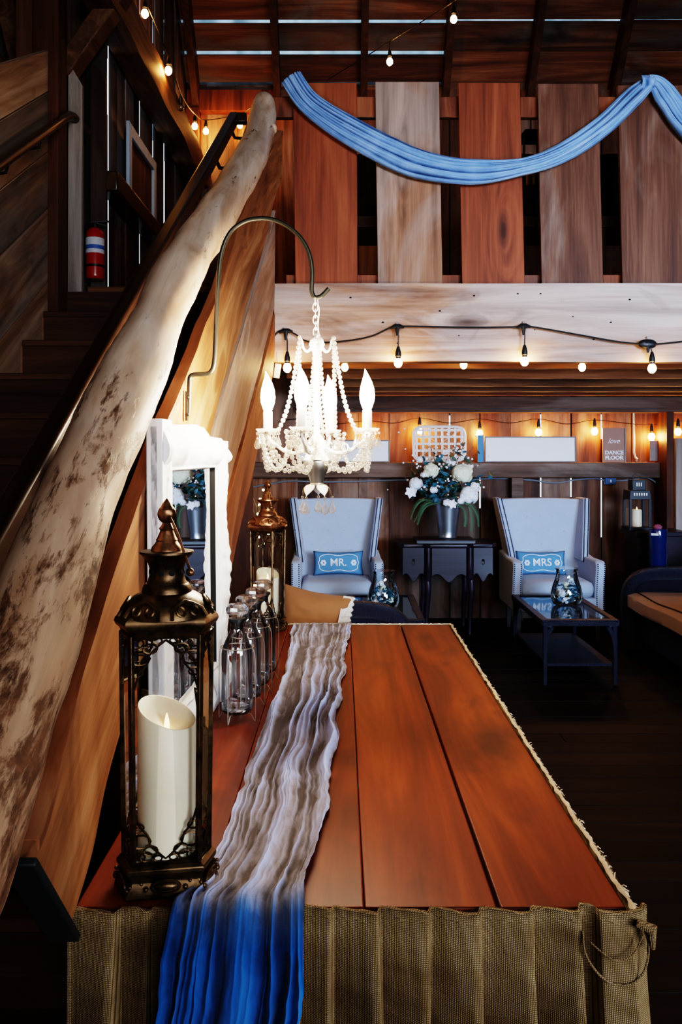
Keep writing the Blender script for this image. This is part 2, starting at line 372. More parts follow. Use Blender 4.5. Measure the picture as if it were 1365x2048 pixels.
M['chandwhite'] = plain('chalk_white_metal', (.80, .77, .72), .45, nscale=20, namt=.1)
M['chandgold'] = plain('worn_gold_leaf', (.42, .33, .20), .4, .7, nscale=30, namt=.4)
M['chandsilver'] = plain('pewter_cup', (.36, .34, .30), .38, .85, nscale=14)
M['sleeve'] = plain('ivory_sleeve', (.82, .76, .66), .5, nscale=10, namt=.05)
M['candlebulb'] = emis('lit_candle_bulb', (1, .83, .62), 430)
M['bulb'] = emis('lit_string_bulb', (1, .55, .21), 110)
M['bulbwall'] = emis('lit_wall_bulb', (1, .46, .14), 190)
M['whiteframe'] = plain('chalk_white_paint', (.84, .84, .85), .55, nscale=14, namt=.05, bump=.25, bscale=45)
M['mirror'] = plain('mirror_glass', (.93, .95, .97), .0, 1.0)
M['darkgap'] = plain('gap_shade_black', (.006, .006, .006), .9, nscale=10)  # flat near-black standing in for shade in gaps, grooves and holes
M['uphol'] = plain('pale_blue_linen', (.44, .52, .66), .85, nscale=9, namt=.08, bump=.25, bscale=500, sheen=.25, spec=.15)
M['nail'] = plain('dark_nailhead', (.035, .05, .10), .35, .7, nscale=20)
M['woodleg'] = plain('dark_leg_wood', (.030, .016, .012), .35, nscale=12)
M['pillowblue'] = plain('dusty_blue_canvas', (.13, .30, .52), .9, nscale=12, namt=.12, bump=.2, bscale=400, spec=.1)
M['print'] = plain('white_print', (.75, .83, .93), .9, nscale=20, namt=.08)
M['wicker'] = None
def wicker_mat(name, c1, c2, sc=95.0):
    N = NT(name); tc = N.n('ShaderNodeTexCoord').outputs['Object']
    w1 = N.n('ShaderNodeTexWave', {'Vector': tc, 'Scale': sc, 'Distortion': .8}, bands_direction='Z').outputs['Fac']
    w2 = N.n('ShaderNodeTexWave', {'Vector': N.mapv(tc, (1, 1, 0)), 'Scale': sc * .45, 'Distortion': .4}, bands_direction='DIAGONAL').outputs['Fac']
    w = N.math('MULTIPLY', w1, N.math('ADD', w2, .35))
    return N.done(N.pbr(color=N.mix(w, c1, c2), rough=.42, spec=.5, normal=N.bump(w, .7, .006)))
M['wicker'] = wicker_mat('dark_wicker', (.008, .010, .018), (.045, .055, .10))
M['wickerbrown'] = wicker_mat('brown_wicker', (.020, .010, .006), (.10, .05, .028))
M['tableglass'] = plain('smoked_glass_top', (.05, .075, .10), .06, spec=.9, nscale=3)
M['mahog'] = wood('dark_mahogany', (.008, .005, .008), (.022, .014, .024), (.045, .028, .048), 'X', rough=.36, bump=.05, var=.1, spec=.28, seed=30)
M['galv'] = plain('galvanised_steel', (.50, .56, .64), .30, .92, nscale=8, namt=.15)
M['lidpaper'] = plain('black_box', (.012, .012, .018), .35, nscale=20)
M['basket'] = plain('whitewashed_splint', (.80, .78, .74), .8, nscale=30, namt=.12)
M['canvas'] = plain('blank_canvas', (.93, .94, .95), .8, nscale=6, namt=.03)
M['signframe'] = plain('grey_sign_frame', (.22, .20, .19), .6, nscale=20)
M['signbrown'] = plain('rose_brown_board', (.36, .22, .17), .7, nscale=12, namt=.18)
M['conduit'] = plain('galvanised_cable', (.42, .47, .55), .35, .6, nscale=20)
M['bluebox'] = plain('blue_outlet_box', (.03, .11, .28), .5, nscale=20)
M['extred'] = plain('red_enamel', (.42, .015, .012), .25, nscale=10, namt=.15, coat=.4)
M['labelwhite'] = plain('label_paper', (.66, .68, .74), .6, nscale=20, namt=.2)
M['labelblue'] = plain('label_blue', (.06, .16, .45), .6, nscale=20)
M['lightframe'] = plain('pale_blue_paint', (.42, .50, .58), .6, nscale=14, namt=.25)
M['tan'] = plain('tan_cotton', (.27, .13, .060), .9, nscale=6, namt=.12, bump=.15, bscale=350, sheen=.2, spec=.1)
M['lace'] = plain('cream_lace', (.62, .56, .50), .9, nscale=90, namt=.5, bump=.8, bscale=150)
M['cushion'] = plain('beige_cushion', (.55, .40, .31), .9, nscale=10, namt=.1, bump=.2, bscale=300)
M['piping'] = plain('brown_piping', (.05, .03, .022), .8, nscale=20)
M['white_petal'] = plain('white_petal', (.82, .86, .95), .7, nscale=20, namt=.08)
M['cream_petal'] = plain('cream_petal', (.76, .77, .62), .7, nscale=20, namt=.1)
M['teal'] = plain('blue_green_leaf', (.035, .13, .18), .55, nscale=12, namt=.5)
M['green'] = plain('dark_green_leaf', (.020, .065, .040), .55, nscale=12, namt=.5)
M['fern'] = plain('fern_green', (.05, .16, .07), .6, nscale=12, namt=.4)
M['twig'] = plain('dry_twig', (.16, .10, .06), .8, nscale=20)
M['black'] = plain('black_metal', (.010, .011, .014), .4, .3, nscale=20)
M['bluegloss'] = plain('midnight_blue_gloss', (.006, .022, .10), .18, nscale=6, coat=.6)
M['silverwire'] = plain('silver_wire', (.55, .52, .46), .3, .95, nscale=30)
M['strap'] = plain('dull_black_strap', (.010, .012, .013), .6, nscale=20)
M['paper'] = plain('paper_tag', (.60, .58, .56), .8, nscale=20)
M['pinkflower'] = plain('dusty_pink', (.30, .10, .16), .8, nscale=30)
M['fairy'] = emis('fairy_light', (1, .85, .50), 12)
def sheet_mat():
    N = NT('roof_sheet'); tc = N.n('ShaderNodeTexCoord').outputs['Object']; n = N.noise(N.mapv(tc, (6, 2, 2)), 1.0, 4)
    c = N.ramp(n, [(.3, (.35, .44, .50)), (.7, (.70, .78, .84))])
    a = N.n('ShaderNodeBsdfTranslucent', {'Color': c}).outputs[0]; b = N.n('ShaderNodeBsdfDiffuse', {'Color': c}).outputs[0]
    return N.done(N.n('ShaderNodeMixShader', {0: .15, 1: a, 2: b}).outputs[0])
M['sheet'] = sheet_mat()
# ------------------------------------------------------------------ the setting
def struct(mb, name, mat, parent=None, **kw):
    o = mb.build(name, mat, parent, **kw)
    if parent is None: o['kind'] = 'structure'
    return o
# floor: boards running across
b = MB(); y = -3.2
while y < 7.9:
    w = RND.uniform(.13, .17); x = -2.9 + RND.uniform(-1.2, 0)
    while x < 6.7:
        L = RND.uniform(1.8, 3.4); b.span((x, y, -.04), (min(x + L, 6.7), y + w - .003, RND.uniform(-.001, .001))); x += L + .003
    y += w
struct(b, 'floor', M['floor'], bev=.002)
struct(MB().span((-3, -3.3, -.2), (6.8, 8, -.045)), 'floor_1', M['darkgap'])

# back wall: vertical boards, daylight in some joints
lit = {3: [(1.66, 1.81)], 4: [(.98, 1.26)], 6: [(1.70, 1.82), (1.08, 1.26)], 7: [(1.08, 1.25)], 8: [(1.60, 1.82), (.72, 1.25)]}
b, bk = MB(), MB()
for k in range(-6, 24):
    x0 = .158 + .2715 * k; j = RND.uniform(-.004, .004); g0 = .0065 if k in lit else .002; g1 = .0065 if k + 1 in lit else .002
    xa = max(x0 + g0, -1.5)
    if x0 + .27 > -1.5: b.span((xa, 7.6 + j, -.02), (x0 + .2715 - g1, 7.612 + j, 4.9))
    zs = [-.02]
    for a, c in sorted(lit.get(k, [])): zs += [a, c]
    zs.append(4.9)
    for a, c in zip(zs[::2], zs[1::2]): bk.span((x0 - .05, 7.618, a), (x0 + .05, 7.626, c))
struct(b, 'wall_back', M['backwall'])
struct(bk, 'wall_back_backing', M['darkgap'])  # added strips behind the boards, blocking daylight from the unlit joints
struct(MB().span((-1.36, 7.50, 4.50), (6.6, 7.6, 4.68)), 'trim_1', M['red'])
struct(MB().span((-.36, 7.44, 1.83), (6.6, 7.6, 1.965)), 'trim_2', M['ledge'])
struct(MB().span((-1.2, 7.44, 1.255), (2.80, 7.6, 1.392)).jitter(.004, 3), 'trim_3', M['ledge'], bev=.008)
struct(MB().span((2.86, 7.25, 0), (3.35, 7.6, 1.60)).span((3.36, 7.3, 0), (3.9, 7.6, 1.60)), 'wall_right_1', M['greyplank'], bev=.006)
struct(MB().span((2.80, 7.3, 0), (2.86, 7.6, 1.83)), 'trim_4', M['post'])
# short upright under the ledge
struct(MB().span((1.50, 7.46, 0), (1.60, 7.6, 1.255)), 'trim_5', M['ledge'])

# left wall beyond the stair post
b, bk = MB(), MB(); y = 4.75; ks = 0
gaps = {4.98: (3.5, 3.84), 6.2: (3.6, 8.0), 6.8: (3.1, 3.8)}
edges = [4.75, 4.98, 5.2, 5.42, 5.62, 5.8, 6.0, 6.2, 6.42, 6.6, 6.8, 7.0, 7.2, 7.4, 7.62]
for a, c in zip(edges, edges[1:]):
    g = .060 if a in gaps else .002; j = RND.uniform(0, .02)
    b.span((-1.37 - j, a + g, -.02), (-1.36 - j, c - .002, 8.4))
    if a in gaps:
        z0, z1 = gaps[a]; bk.span((-1.41, a - .03, -.02), (-1.40, a + .12, z0)); bk.span((-1.41, a - .03, z1), (-1.40, a + .12, 8.4))
    else: bk.span((-1.41, a - .05, -.02), (-1.40, a + .05, 8.4))
struct(b, 'wall_left', M['leftwall']); struct(bk, 'wall_left_backing', M['darkgap'])  # added backing strips leave daylight only in the few open gaps
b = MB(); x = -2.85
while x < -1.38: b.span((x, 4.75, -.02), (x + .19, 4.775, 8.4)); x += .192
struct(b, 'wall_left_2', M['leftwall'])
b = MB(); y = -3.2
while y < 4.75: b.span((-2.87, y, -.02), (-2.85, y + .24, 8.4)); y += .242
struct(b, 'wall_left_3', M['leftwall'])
# right and front walls of the barn, out of view
b = MB(); y = -3.2
while y < 7.6: b.span((6.6, y, -.02), (6.62, y + .26, 8.4)); y += .262
struct(b, 'wall_right', M['leftwall'])
b = MB(); x = -2.85
while x < 6.6: b.span((x, -3.22, -.02), (x + .26, -3.2, 8.4)); x += .262
struct(b, 'wall_front', M['leftwall'])

# roof slope behind the loft: boards with slits, sheet metal above, rafters below
d = Vector((0, -.637, .771)); nin = Vector((0, -.771, -.637)); O = Vector((0, 7.62, 4.66))
b = MB(); s = -.10; i = 0
def slab(b, x0, x1, s0, s1, n0, n1):
    P = lambda x, s, n: O + Vector((x, 0, 0)) + d * s + nin * n
    b.hexa([P(x0, s0, n0), P(x1, s0, n0), P(x1, s1, n0), P(x0, s1, n0), P(x0, s0, n1), P(x1, s0, n1), P(x1, s1, n1), P(x0, s1, n1)])
while s < 3.2:
    w = RND.uniform(.235, .265); gap = RND.choice([.030, .044, .055])
    for x0, x1 in ((-1.6, .93), (.93, 2.37), (2.37, 4.5), (4.5, 6.7)):
        g = gap if x1 < 1 else gap * .35 if x1 < 3 and i > 1 else .003
        j = RND.uniform(-.003, .003)
        slab(b, x0, x1 - .003, s + j, s + w - g + j, 0, .02)
    s += w; i += 1
roof = struct(b, 'ceiling', M['roof'])
for x in (-1.28, -.56, .20, .92, 1.66, 2.40, 3.12, 3.85, 4.6, 5.3, 6.0):
    r = MB(); slab(r, x - .03, x + .03, -.1, 3.3, .02, .19); r.build('rafter', M['rafter'], roof)
b = MB(); slab(b, -1.8, 6.8, -.4, 3.4, -.06, -.05); struct(b, 'ceiling_1', M['sheet'])
b = MB()
pr = [(5.56, 7.18), (2.0, 8.6), (-3.3, 6.4)]
for (y0, z0), (y1, z1) in zip(pr, pr[1:]): b.hexa([(-3, y0, z0), (6.8, y0, z0), (6.8, y1, z1), (-3, y1, z1), (-3, y0, z0 + .1), (6.8, y0, z0 + .1), (6.8, y1, z1 + .1), (-3, y1, z1 + .1)])
struct(b, 'ceiling_2', M['rafter'])
# loft deck, its joists and front beam
deck = MB(); y = 4.56
while y < 7.55: deck.span((-.36, y, 2.2), (6.6, min(y + .2, 7.59), 2.365)); y += .202
deck.span((-1.36, 4.56, 2.2), (-.362, 7.59, 2.365))
lo = struct(deck, 'floor_2', M['joist'])
for y in (4.98, 5.62, 6.30, 6.85, 7.28): MB().span((-.36, y, 1.968), (6.6, y + .05, 2.198)).build('joist', M['joist'], lo)
bm = MB()
def beamf(u, v):
    x = -.352 + u * 6.9; a = v * 2 * PI; return Vector((x, 0, 0))
seg = 60; prof = [(4.47, 1.952), (4.47, 2.02), (4.47, 2.13), (4.47, 2.25), (4.47, 2.365), (4.56, 2.365), (4.56, 1.952)]
vs, fs = [], []
for i in range(seg + 1):
    x = -.352 + 6.9 * i / seg
    for q, (yy, zz) in enumerate(prof):
        w = noise.noise(Vector((x * 1.6, q * .7, 3.1))) * .008
        vs.append((x, yy + (w if q in (1, 2, 3) else w * .4), zz + (noise.noise(Vector((x * .9, 5 + q, 0))) * .006 if q in (0, 4) else 0)))
m_ = len(prof)
for i in range(seg):
    for q in range(m_): r = (q + 1) % m_; fs.append((i * m_ + q, i * m_ + r, (i + 1) * m_ + r, (i + 1) * m_ + q))
fs += [tuple(range(m_)), tuple(seg * m_ + q for q in range(m_))]
tag(struct(bm.add(vs, fs), 'loft_beam', M['beam'], ang=30), 'wide whitewashed timber beam carrying the loft', None)
nh = MB()
for x, z in ((.52, 2.22), (.70, 2.30), (1.02, 2.12), (1.16, 2.27), (1.33, 2.07), (.22, 2.16), (.30, 2.05), (1.52, 2.28), (.93, 2.31), (1.22, 2.19), (.05, 2.29), (1.05, 2.31), (.62, 2.09), (1.42, 2.16)): nh.ball((x, 4.472, z), .0055, 8, 6, (1.4, .8, .8))
nh.build('nail_hole', M['darkgap'], bpy.data.objects['loft_beam'])['kind'] = 'stuff'
# hewn beam and girt on the left wall, corner post
b = MB(); n = 26; vs = []; fs = []
for i in range(n + 1):
    y = 4.42 + 3.17 * i / n
    for q, (x, z) in enumerate(((-1.355, 3.84), (-1.19, 3.84), (-1.165, 3.94), (-1.19, 4.07), (-1.355, 4.07))):
        vs.append((x + (noise.noise(Vector((q * 3.3, y * 1.8, 0))) * .022 if x > -1.3 else 0), y, z + noise.noise(Vector((y * 1.8, q * 2, 4))) * .018))
for i in range(n):
    for q in range(5): r = (q + 1) % 5; fs.append((i * 5 + q, i * 5 + r, i * 5 + 5 + r, i * 5 + 5 + q))
fs += [(0, 1, 2, 3, 4), tuple(n * 5 + q for q in range(5))]
struct(b.add(vs, fs), 'wall_beam', M['beamlog'], ang=60)
struct(MB().span((-1.355, 4.76, 2.94), (-1.25, 7.6, 3.055)).jitter(.006, 2), 'trim_6', M['handrail'], bev=.01)
struct(MB().span((-1.36, 7.44, 2.365), (-1.25, 7.6, 4.5)), 'trim_7', M['post'])
# stair post with a brace, pale plank beside it
struct(MB().span((-1.585, 4.36, 1.2), (-1.45, 4.50, 8.0)).span((-1.69, 4.40, 3.25), (-1.587, 4.52, 8.0)), 'trim_8', M['post'], bev=.008)
struct(MB().poly([U(135, 607, 4.55), U(163, 607, 4.55), U(163, 168, 4.55), U(136, 122, 4.55)], (0, .04, 0)), 'trim_9', M['greyplank'], bev=.004)
struct(MB().beam((-1.50, 4.60, 3.52), (-1.12, 4.60, 4.06), .10, .13, up=(0, 1, 0)).beam((-1.9, 4.66, 4.2), (-1.62, 4.62, 3.1), .10, .10, up=(0, 1, 0)).beam((-2.2, 4.62, 4.1), (-1.55, 4.62, 3.05), .1, .13, up=(0, 1, 0)), 'trim_10', M['beamlog'], bev=.01)
struct(MB().beam((-1.3, 7.0, 3.25), (-1.3, 7.55, 3.95), .09, .1, up=(1, 0, 0)), 'trim_11', M['beamlog'], bev=.01)
# boards closing the stairwell on the left, laid to the slope of the stair
cl = MB()
def cy(y, off): return (-1.50, y, H + 1.21 + .63 * (y - 3.56) + off)
for a, c in ((-1.25, -.83), (-.825, -.455), (-.45, -.165), (-.16, .14), (.145, .40)):
    top = [Vector(cy(y, c)) for y in (.6, 1.6, 2.6, 3.5, 4.35)]; bot = [Vector(cy(y, a)) for y in (.6, 1.6, 2.6, 3.5, 4.35)]
    for p in top + bot: p.z = max(p.z, -.02); p.x += noise.noise(p * 2) * .006
    if a > .1:
        for p in top: p.z = min(p.z, 3.42 + (p.y - 3.2) * .10)
    cl.strip(top, bot, (-.03, 0, 0))
struct(cl, 'wall_left_4', M['clad'], bev=.004)

# ------------------------------------------------------------------ staircase
st = thing('staircase', 'dark wooden staircase rising behind the peeled log rail', 'staircase', (-.95, 2.5, 0))
for i in range(13):
    z = 2.365 - .182 * (i + 1); y = 4.56 - .285 * (i + 1)
    MB().span((-1.49, y - .02, z - .03), (-.47, y + .29, z)).build('tread', M['tread'], st, True, bev=.004)
    MB().span((-1.49, y + .27, z), (-.47, y + .285, z + .152)).build('riser', M['tread'], st, True)
sp = MB().poly([(-.465, .82, .0), (-.465, 4.5, .0), (-.465, 4.5, 2.3), (-.465, .9, .08)], (-.02, 0, 0))
sp.build('side_panel', M['tread'], st, True)

# peeled log rail with the planks nailed below it
rail = thing('stair_railing', 'peeled log stair rail with rough sloping planks beneath it', 'railing', (-.40, 2.0, .8))
P = []
for py, c, r in ((1845, -150, .066), (1700, -92, .066), (1480, -22, .065), (1300, 45, .064), (1123, 112, .065), (1000, 158, .064), (838, 226, .066), (734, 272, .065), (646, 314, .062), (576, 342, .060), (505, 383, .065), (431, 433, .066), (352, 481, .070), (286, 514, .076), (240, 524, .075), (212, 527, .064), (198, 529, .044), (190, 529, .014)):
    q = UX(c, py, -.41); P.append((q.x, q.y, q.z, r))
path = catmull([p[:3] for p in P], 9); rad = [q.x for q in catmull([(p[3], 0, 0) for p in P], 9)]
lg = MB().tube(path, rad, 28)
for i, p in enumerate(lg.v):
    c = path[min(i // 28, len(path) - 1)]; dr = (p - c)
    if dr.length > 1e-4:
        nn = noise.noise(p * 3.2) * .010 + noise.noise(p * 11) * .0035 + noise.noise(p * 30) * .0012
        lg.v[i] = c + dr * (1 + nn / max(dr.length, .02))
lg.ball(U(547, 258, 4.3), .020, 12, 8, (1, 1.6, 1.3))
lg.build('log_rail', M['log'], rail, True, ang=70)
def PX(px, py):
    X = -.40 if px < 500 else lerp(-.40, -.335, min((px - 500) / 60, 1)); Y = X * F / (px - CX)
    if Y > 4.44: return U(px, py, 4.44)
    return U(px, py, Y)
def edge(pts, n=10): return catmull([PX(*p) for p in pts], n)
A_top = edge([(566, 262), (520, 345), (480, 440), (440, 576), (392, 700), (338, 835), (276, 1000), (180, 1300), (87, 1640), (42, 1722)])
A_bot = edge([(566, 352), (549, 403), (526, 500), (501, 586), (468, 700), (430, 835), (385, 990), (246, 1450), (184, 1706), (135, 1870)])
B_top = edge([(552, 420), (530, 505), (505, 592), (472, 702), (436, 838), (390, 1000), (340, 1170), (300, 1310)])
B_bot = edge([(549, 612), (541, 650), (524, 720), (495, 832), (468, 930), (440, 1030), (412, 1160), (385, 1310)])
C_top = edge([(550, 628), (544, 660), (528, 725), (500, 836), (476, 930), (450, 1030), (425, 1170)])
C_bot = edge([(549, 705), (546, 745), (536, 800), (520, 880), (505, 955), (483, 1050), (450, 1190)])
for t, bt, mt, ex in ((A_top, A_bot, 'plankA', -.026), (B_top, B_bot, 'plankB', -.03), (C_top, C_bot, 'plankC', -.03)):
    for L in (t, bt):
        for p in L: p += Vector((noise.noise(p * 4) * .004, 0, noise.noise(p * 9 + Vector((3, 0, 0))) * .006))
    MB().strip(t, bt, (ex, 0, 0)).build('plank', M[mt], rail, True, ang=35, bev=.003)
be = MB(); be.strip([p + Vector((.003, 0, .004 + noise.noise(p * 14) * .004)) for p in A_top[:-8]], [p + Vector((.003, 0, -.012 + noise.noise(p * 17 + Vector((5, 0, 0))) * .010)) for p in A_top[:-8]], (-.031, 0, 0))
be.build('bark_edge', M['plankC'], rail, True, ang=60)
MB().beam(PX(36, 1715) + Vector((.004, -.01, 0)), PX(128, 1868) + Vector((.004, -.01, 0)), .012, .045, up=(1, 0, 0)).build('end_strap', M['strap'], rail, True, bev=.003)

# squared dark handrail on the stair side of the log
hr = thing('handrail', 'dark squared handrail fixed along the left of the peeled log', 'handrail', (-.58, 3.0, 2.0))
zs = lambda y: H + 1.79 + .62 * (y - 4.53)
hp = [(-.57, .9, zs(.9)), (-.57, 4.50, zs(4.50)), (-.57, 4.56, zs(4.50) + .02), (-.42, 4.60, zs(4.5) + .03)]
h1 = MB(); h1.beam(hp[0], (-.57, 4.53, zs(4.53)), .045, .06); h1.beam((-.59, 4.53, zs(4.52)), (-.502, 4.53, zs(4.52)), .05, .055)
h1.build('rail', M['handrail'], hr, True, bev=.008)
for y in (1.5, 2.3, 3.1, 3.85, 4.4):
    MB().tube([(-.57, y, zs(y) - .03), (-.55, y, zs(y) - .075), (-.50, y, zs(y) - .08), (-.494, y, zs(y) - .08)], .009, 8).build('bracket', M['iron'], hr, True)
h2 = thing('handrail', 'round brown handrail on the stairwell boards, turning at the landing', 'handrail', (-1.43, 3.5, 2.5))
zl = lambda y: H + 1.21 + .63 * (y - 3.56)
pth = [(-1.43, .9, zl(.9)), (-1.43, 2.5, zl(2.5)), (-1.43, 4.40, zl(4.40)), (-1.43, 4.47, zl(4.46)), (-1.425, 4.52, zl(4.48)), (-1.41, 4.86, zl(4.48) + .0)]
MB().tube(pth, .024, 14).build('rail', M['handrail'], h2, True)
for y, x1 in ((1.6, -1.50), (2.6, -1.50), (3.65, -1.50), (4.05, -1.50)):
    MB().tube([(-1.43, y, zl(y) - .02), (-1.44, y, zl(y) - .06), (x1, y, zl(y) - .07)], .007, 8).build('bracket', M['iron'], h2, True)
MB().tube([(-1.415, 4.70, zl(4.48) - .02), (-1.42, 4.70, zl(4.48) - .06), (-1.45, 4.62, zl(4.48) - .06), (-1.45, 4.58, zl(4.48) - .06)], .009, 8).build('bracket', M['iron'], h2, True)

# ------------------------------------------------------------------ loft railing
lr = thing('loft_railing', 'loft balustrade of wide upright barn boards above the pale beam', 'railing', (1.5, 4.5, 2.37))
bds = [((586, 165), (714, 165), (591, 572), (716, 572), 'loft1'), ((751, 163), (879, 163), (756, 573), (886, 573), 'loft2'), ((917, 165), (1041, 165), (925, 572), (1051, 570), 'loft1'), ((1076, 167), (1198, 167), (1084, 570), (1208, 570), 'loft3'), ((1236, 170), (1368, 170), (1246, 570), (1375, 570), 'loft3')]
Yb = 4.565
for k in range(5, 16):
    x = 1235 + 163 * (k - 4); bds.append(((x, 168), (x + 126, 168), (x + 8, 570), (x + 134, 570), ['loft1', 'loft2', 'loft3'][k % 3]))
for k, (tl, tr, bl, br, mt) in enumerate(bds):
    p = [U(*bl, Yb), U(*br, Yb), U(*tr, Yb), U(*tl, Yb)]
    for q in p[:2]: q.z = 2.367
    o = MB().poly(p, (0, .026, 0)).build('board', M[mt], lr, True, bev=.003)
    # each board its own stretch of grain
    me = o.data; sh = Vector((k * 3.7, 0, k * 1.9))
    for v in me.vertices: v.co += sh
    o.location = o.location - sh
MB().span((-.47, 4.605, 3.29), (6.5, 4.645, 3.405)).build('top_rail', M['red'], lr, True, bev=.004)
MB().span((-.30, 4.605, 2.37), (6.5, 4.645, 2.44)).build('bottom_rail', M['red'], lr, True, bev=.004)
# ------------------------------------------------------------------ display table, burlap skirt, runner
TZ = .78
tb = thing('display_table', 'long stained plank table dressed with burlap and a blue runner', 'table', (0, 2.35, 0))
b = MB()
for x0, x1 in ((-.405, -.21), (-.209, .035), (.036, .237), (.243, .434)):
    b.span((x0, 1.292, TZ - .028), (x1, 3.42, TZ))
b.build('tabletop', M['tabletop'], tb, True, bev=.0025)
MB().span((.2365, 1.30, TZ - .028), (.2435, 3.41, TZ - .016)).build('groove', M['darkgap'], tb, True)
for x in (-.36, .39):
    for y in (1.36, 3.35): MB().span((x - .03, y - .03, 0), (x + .03, y + .03, TZ - .03)).build('leg', M['woodleg'], tb, True)
MB().span((-.38, 1.35, TZ - .11), (.41, 1.37, TZ - .03)).span((-.38, 3.34, TZ - .11), (.41, 3.36, TZ - .03)).span((-.38, 1.36, TZ - .11), (-.36, 3.35, TZ - .03)).span((.39, 1.36, TZ - .11), (.41, 3.35, TZ - .03)).build('apron', M['woodleg'], tb, True)

sk = thing('burlap_skirt', 'pleated brown burlap skirt with frayed edge stapled around the plank table', 'table skirt', (0, 2.35, 0))
def pleats():                                           # knife pleats of uneven width: slow rise, sharp return
    out = [(-.412, 0)]; 
    for x0, x1, d in ((-.405, -.335, .016), (-.333, -.285, .010), (-.283, -.15, .018), (-.148, -.06, .014), (-.058, -.012, .012), (-.010, .058, .020), (.060, .134, .018), (.136, .210, .020), (.212, .288, .018), (.290, .360, .020)):
        out += [(x0, .0), (lerp(x0, x1, .35), d * .45), (lerp(x0, x1, .8), d), (x1 - .004, d * 1.05), (x1, .003)]
    return out + [(.366, -.018), (.378, -.016), (.386, .014), (.43, .020), (.452, .010), (.462, -.01)]
PL = pleats()
def skf(u, v):
    x = lerp(-.412, .462, u); z = lerp(TZ + .004, .02, v); t = min(v * 3, 1)
    dz = noise.noise(Vector((x * 9, 0, 1.7))) * .004 + noise.noise(Vector((x * 40, 0, 4))) * .002
    xs = x + .014 * v * math.sin(x * 31) + noise.noise(Vector((x * 5, v * 2.2, 0))) * .006 * v
    y = 1.280 - max(interp(PL, x), -.004) * (.9 + 3.2 * t) - .012 * v + noise.noise(Vector((x * 14, v * 3, 5))) * .006 + noise.noise(Vector((x * 5, v * 7, 9))) * .004
    return Vector((xs, y, z + dz * (1 - v)))
MB().grid(skf, 420, 60).build('front_panel', M['burlap'], sk, True, ang=180, solid=.0016)
def skr(u, v):
    y = lerp(1.28, 3.44, u); z = lerp(TZ + .003, .02, v)
    return Vector((.446 + .012 * abs(math.sin(y * 21)) * min(v * 3, 1) + .02 * v + noise.noise(Vector((y * 8, v * 3, 2))) * .006, y, z))
MB().grid(skr, 260, 20).build('side_panel', M['burlap'], sk, True, ang=180, solid=.0016)
def skb(u, v):
    x = lerp(-.41, .45, u); return Vector((x, 3.428 + .01 * abs(math.sin(x * 30)) * min(v * 3, 1), lerp(TZ + .001, .02, v)))
MB().grid(skb, 90, 12).build('back_panel', M['burlap'], sk, True, ang=180, solid=.0016)
# frayed selvedge along the right, back and front edges
fr = MB()
def fray(fn, n, w, seed):
    pts = [fn(i / n) for i in range(n + 1)]; vs, fs = [], []
    for i, p in enumerate(pts):
        a = noise.noise(Vector((i * .21, seed, 0))); c = noise.noise(Vector((i * .83, seed, 3))); q = w * (1 + .7 * a + .6 * c)
        o = fn.out
        vs += [p - o * (w * .35 + w * .5 * a), p + Vector((0, 0, .004 + .003 * c)), p + o * q + Vector((0, 0, -.002))]
    for i in range(n):
        for k in range(2): fs.append((i * 3 + k, i * 3 + k + 1, i * 3 + 4 + k, i * 3 + 3 + k))
    fr.add(vs, fs)
def fr_r(t): return Vector((.440 + noise.noise(Vector((t * 30, 0, 0))) * .004, lerp(1.275, 3.43, t), TZ + .003))
fr_r.out = Vector((1, 0, 0)); fray(fr_r, 420, .008, 1)
def fr_b(t): return Vector((lerp(-.40, .44, t), 3.425, TZ + .0015))
fr_b.out = Vector((0, 1, 0)); fray(fr_b, 120, .003, 5)
for i in range(70):                                      # loose threads
    y = 1.29 + 2.1 * RND.random() ** 1.4; p = Vector((.443, y, TZ + .003)); q = p + Vector((RND.uniform(.002, .008), RND.uniform(-.010, .010), RND.uniform(-.006, .006)))
    fr.tube([p, (p + q) / 2 + Vector((0, 0, .003)), q], .0009, 4)
fr.build('frayed_edge', M['fray'], sk, True, ang=180)
hm = MB(); n = 300; vs = []
for i in range(n + 1):
    u = i / n; p = skf(u, 0.0); q = skf(u, .012); w = noise.noise(Vector((u * 40, 2, 0))) * .003
    vs += [p + Vector((0, .014, -.001)), p + Vector((0, -.001, .003 + w)), q + Vector((0, -.003, w * 2 + noise.noise(Vector((u * 90, 6, 0))) * .004))]
hm.add(vs, [(i * 3 + k, i * 3 + k + 1, i * 3 + 4 + k, i * 3 + 3 + k) for i in range(n) for k in range(2)])
hm.build('folded_hem', M['burlap'], sk, True, ang=180)
k = MB(); c = Vector((.405, 1.247, .735))
k.tube(catmull([c + Vector((-.048, .008, .03)), c + Vector((-.046, -.004, .0)), c + Vector((-.02, -.008, -.032)), c + Vector((.012, -.008, -.040)), c + Vector((.036, -.008, -.022)), c + Vector((.046, -.002, .012)), c + Vector((.04, .01, .045))], 6), .0017, 7)
k.tube(catmull([c + Vector((-.04, -.004, .02)), c + Vector((-.008, -.01, -.002)), c + Vector((.02, -.008, .004)), c + Vector((.042, 0, .036))], 5), .0012, 6)
k.tube([c + Vector((.030, 0, .046)), c + Vector((.05, -.004, .040)), c + Vector((.052, -.002, .010))], [.006, .009, .004], 8)
k.build('string_loop', M['burlap'], sk, True)

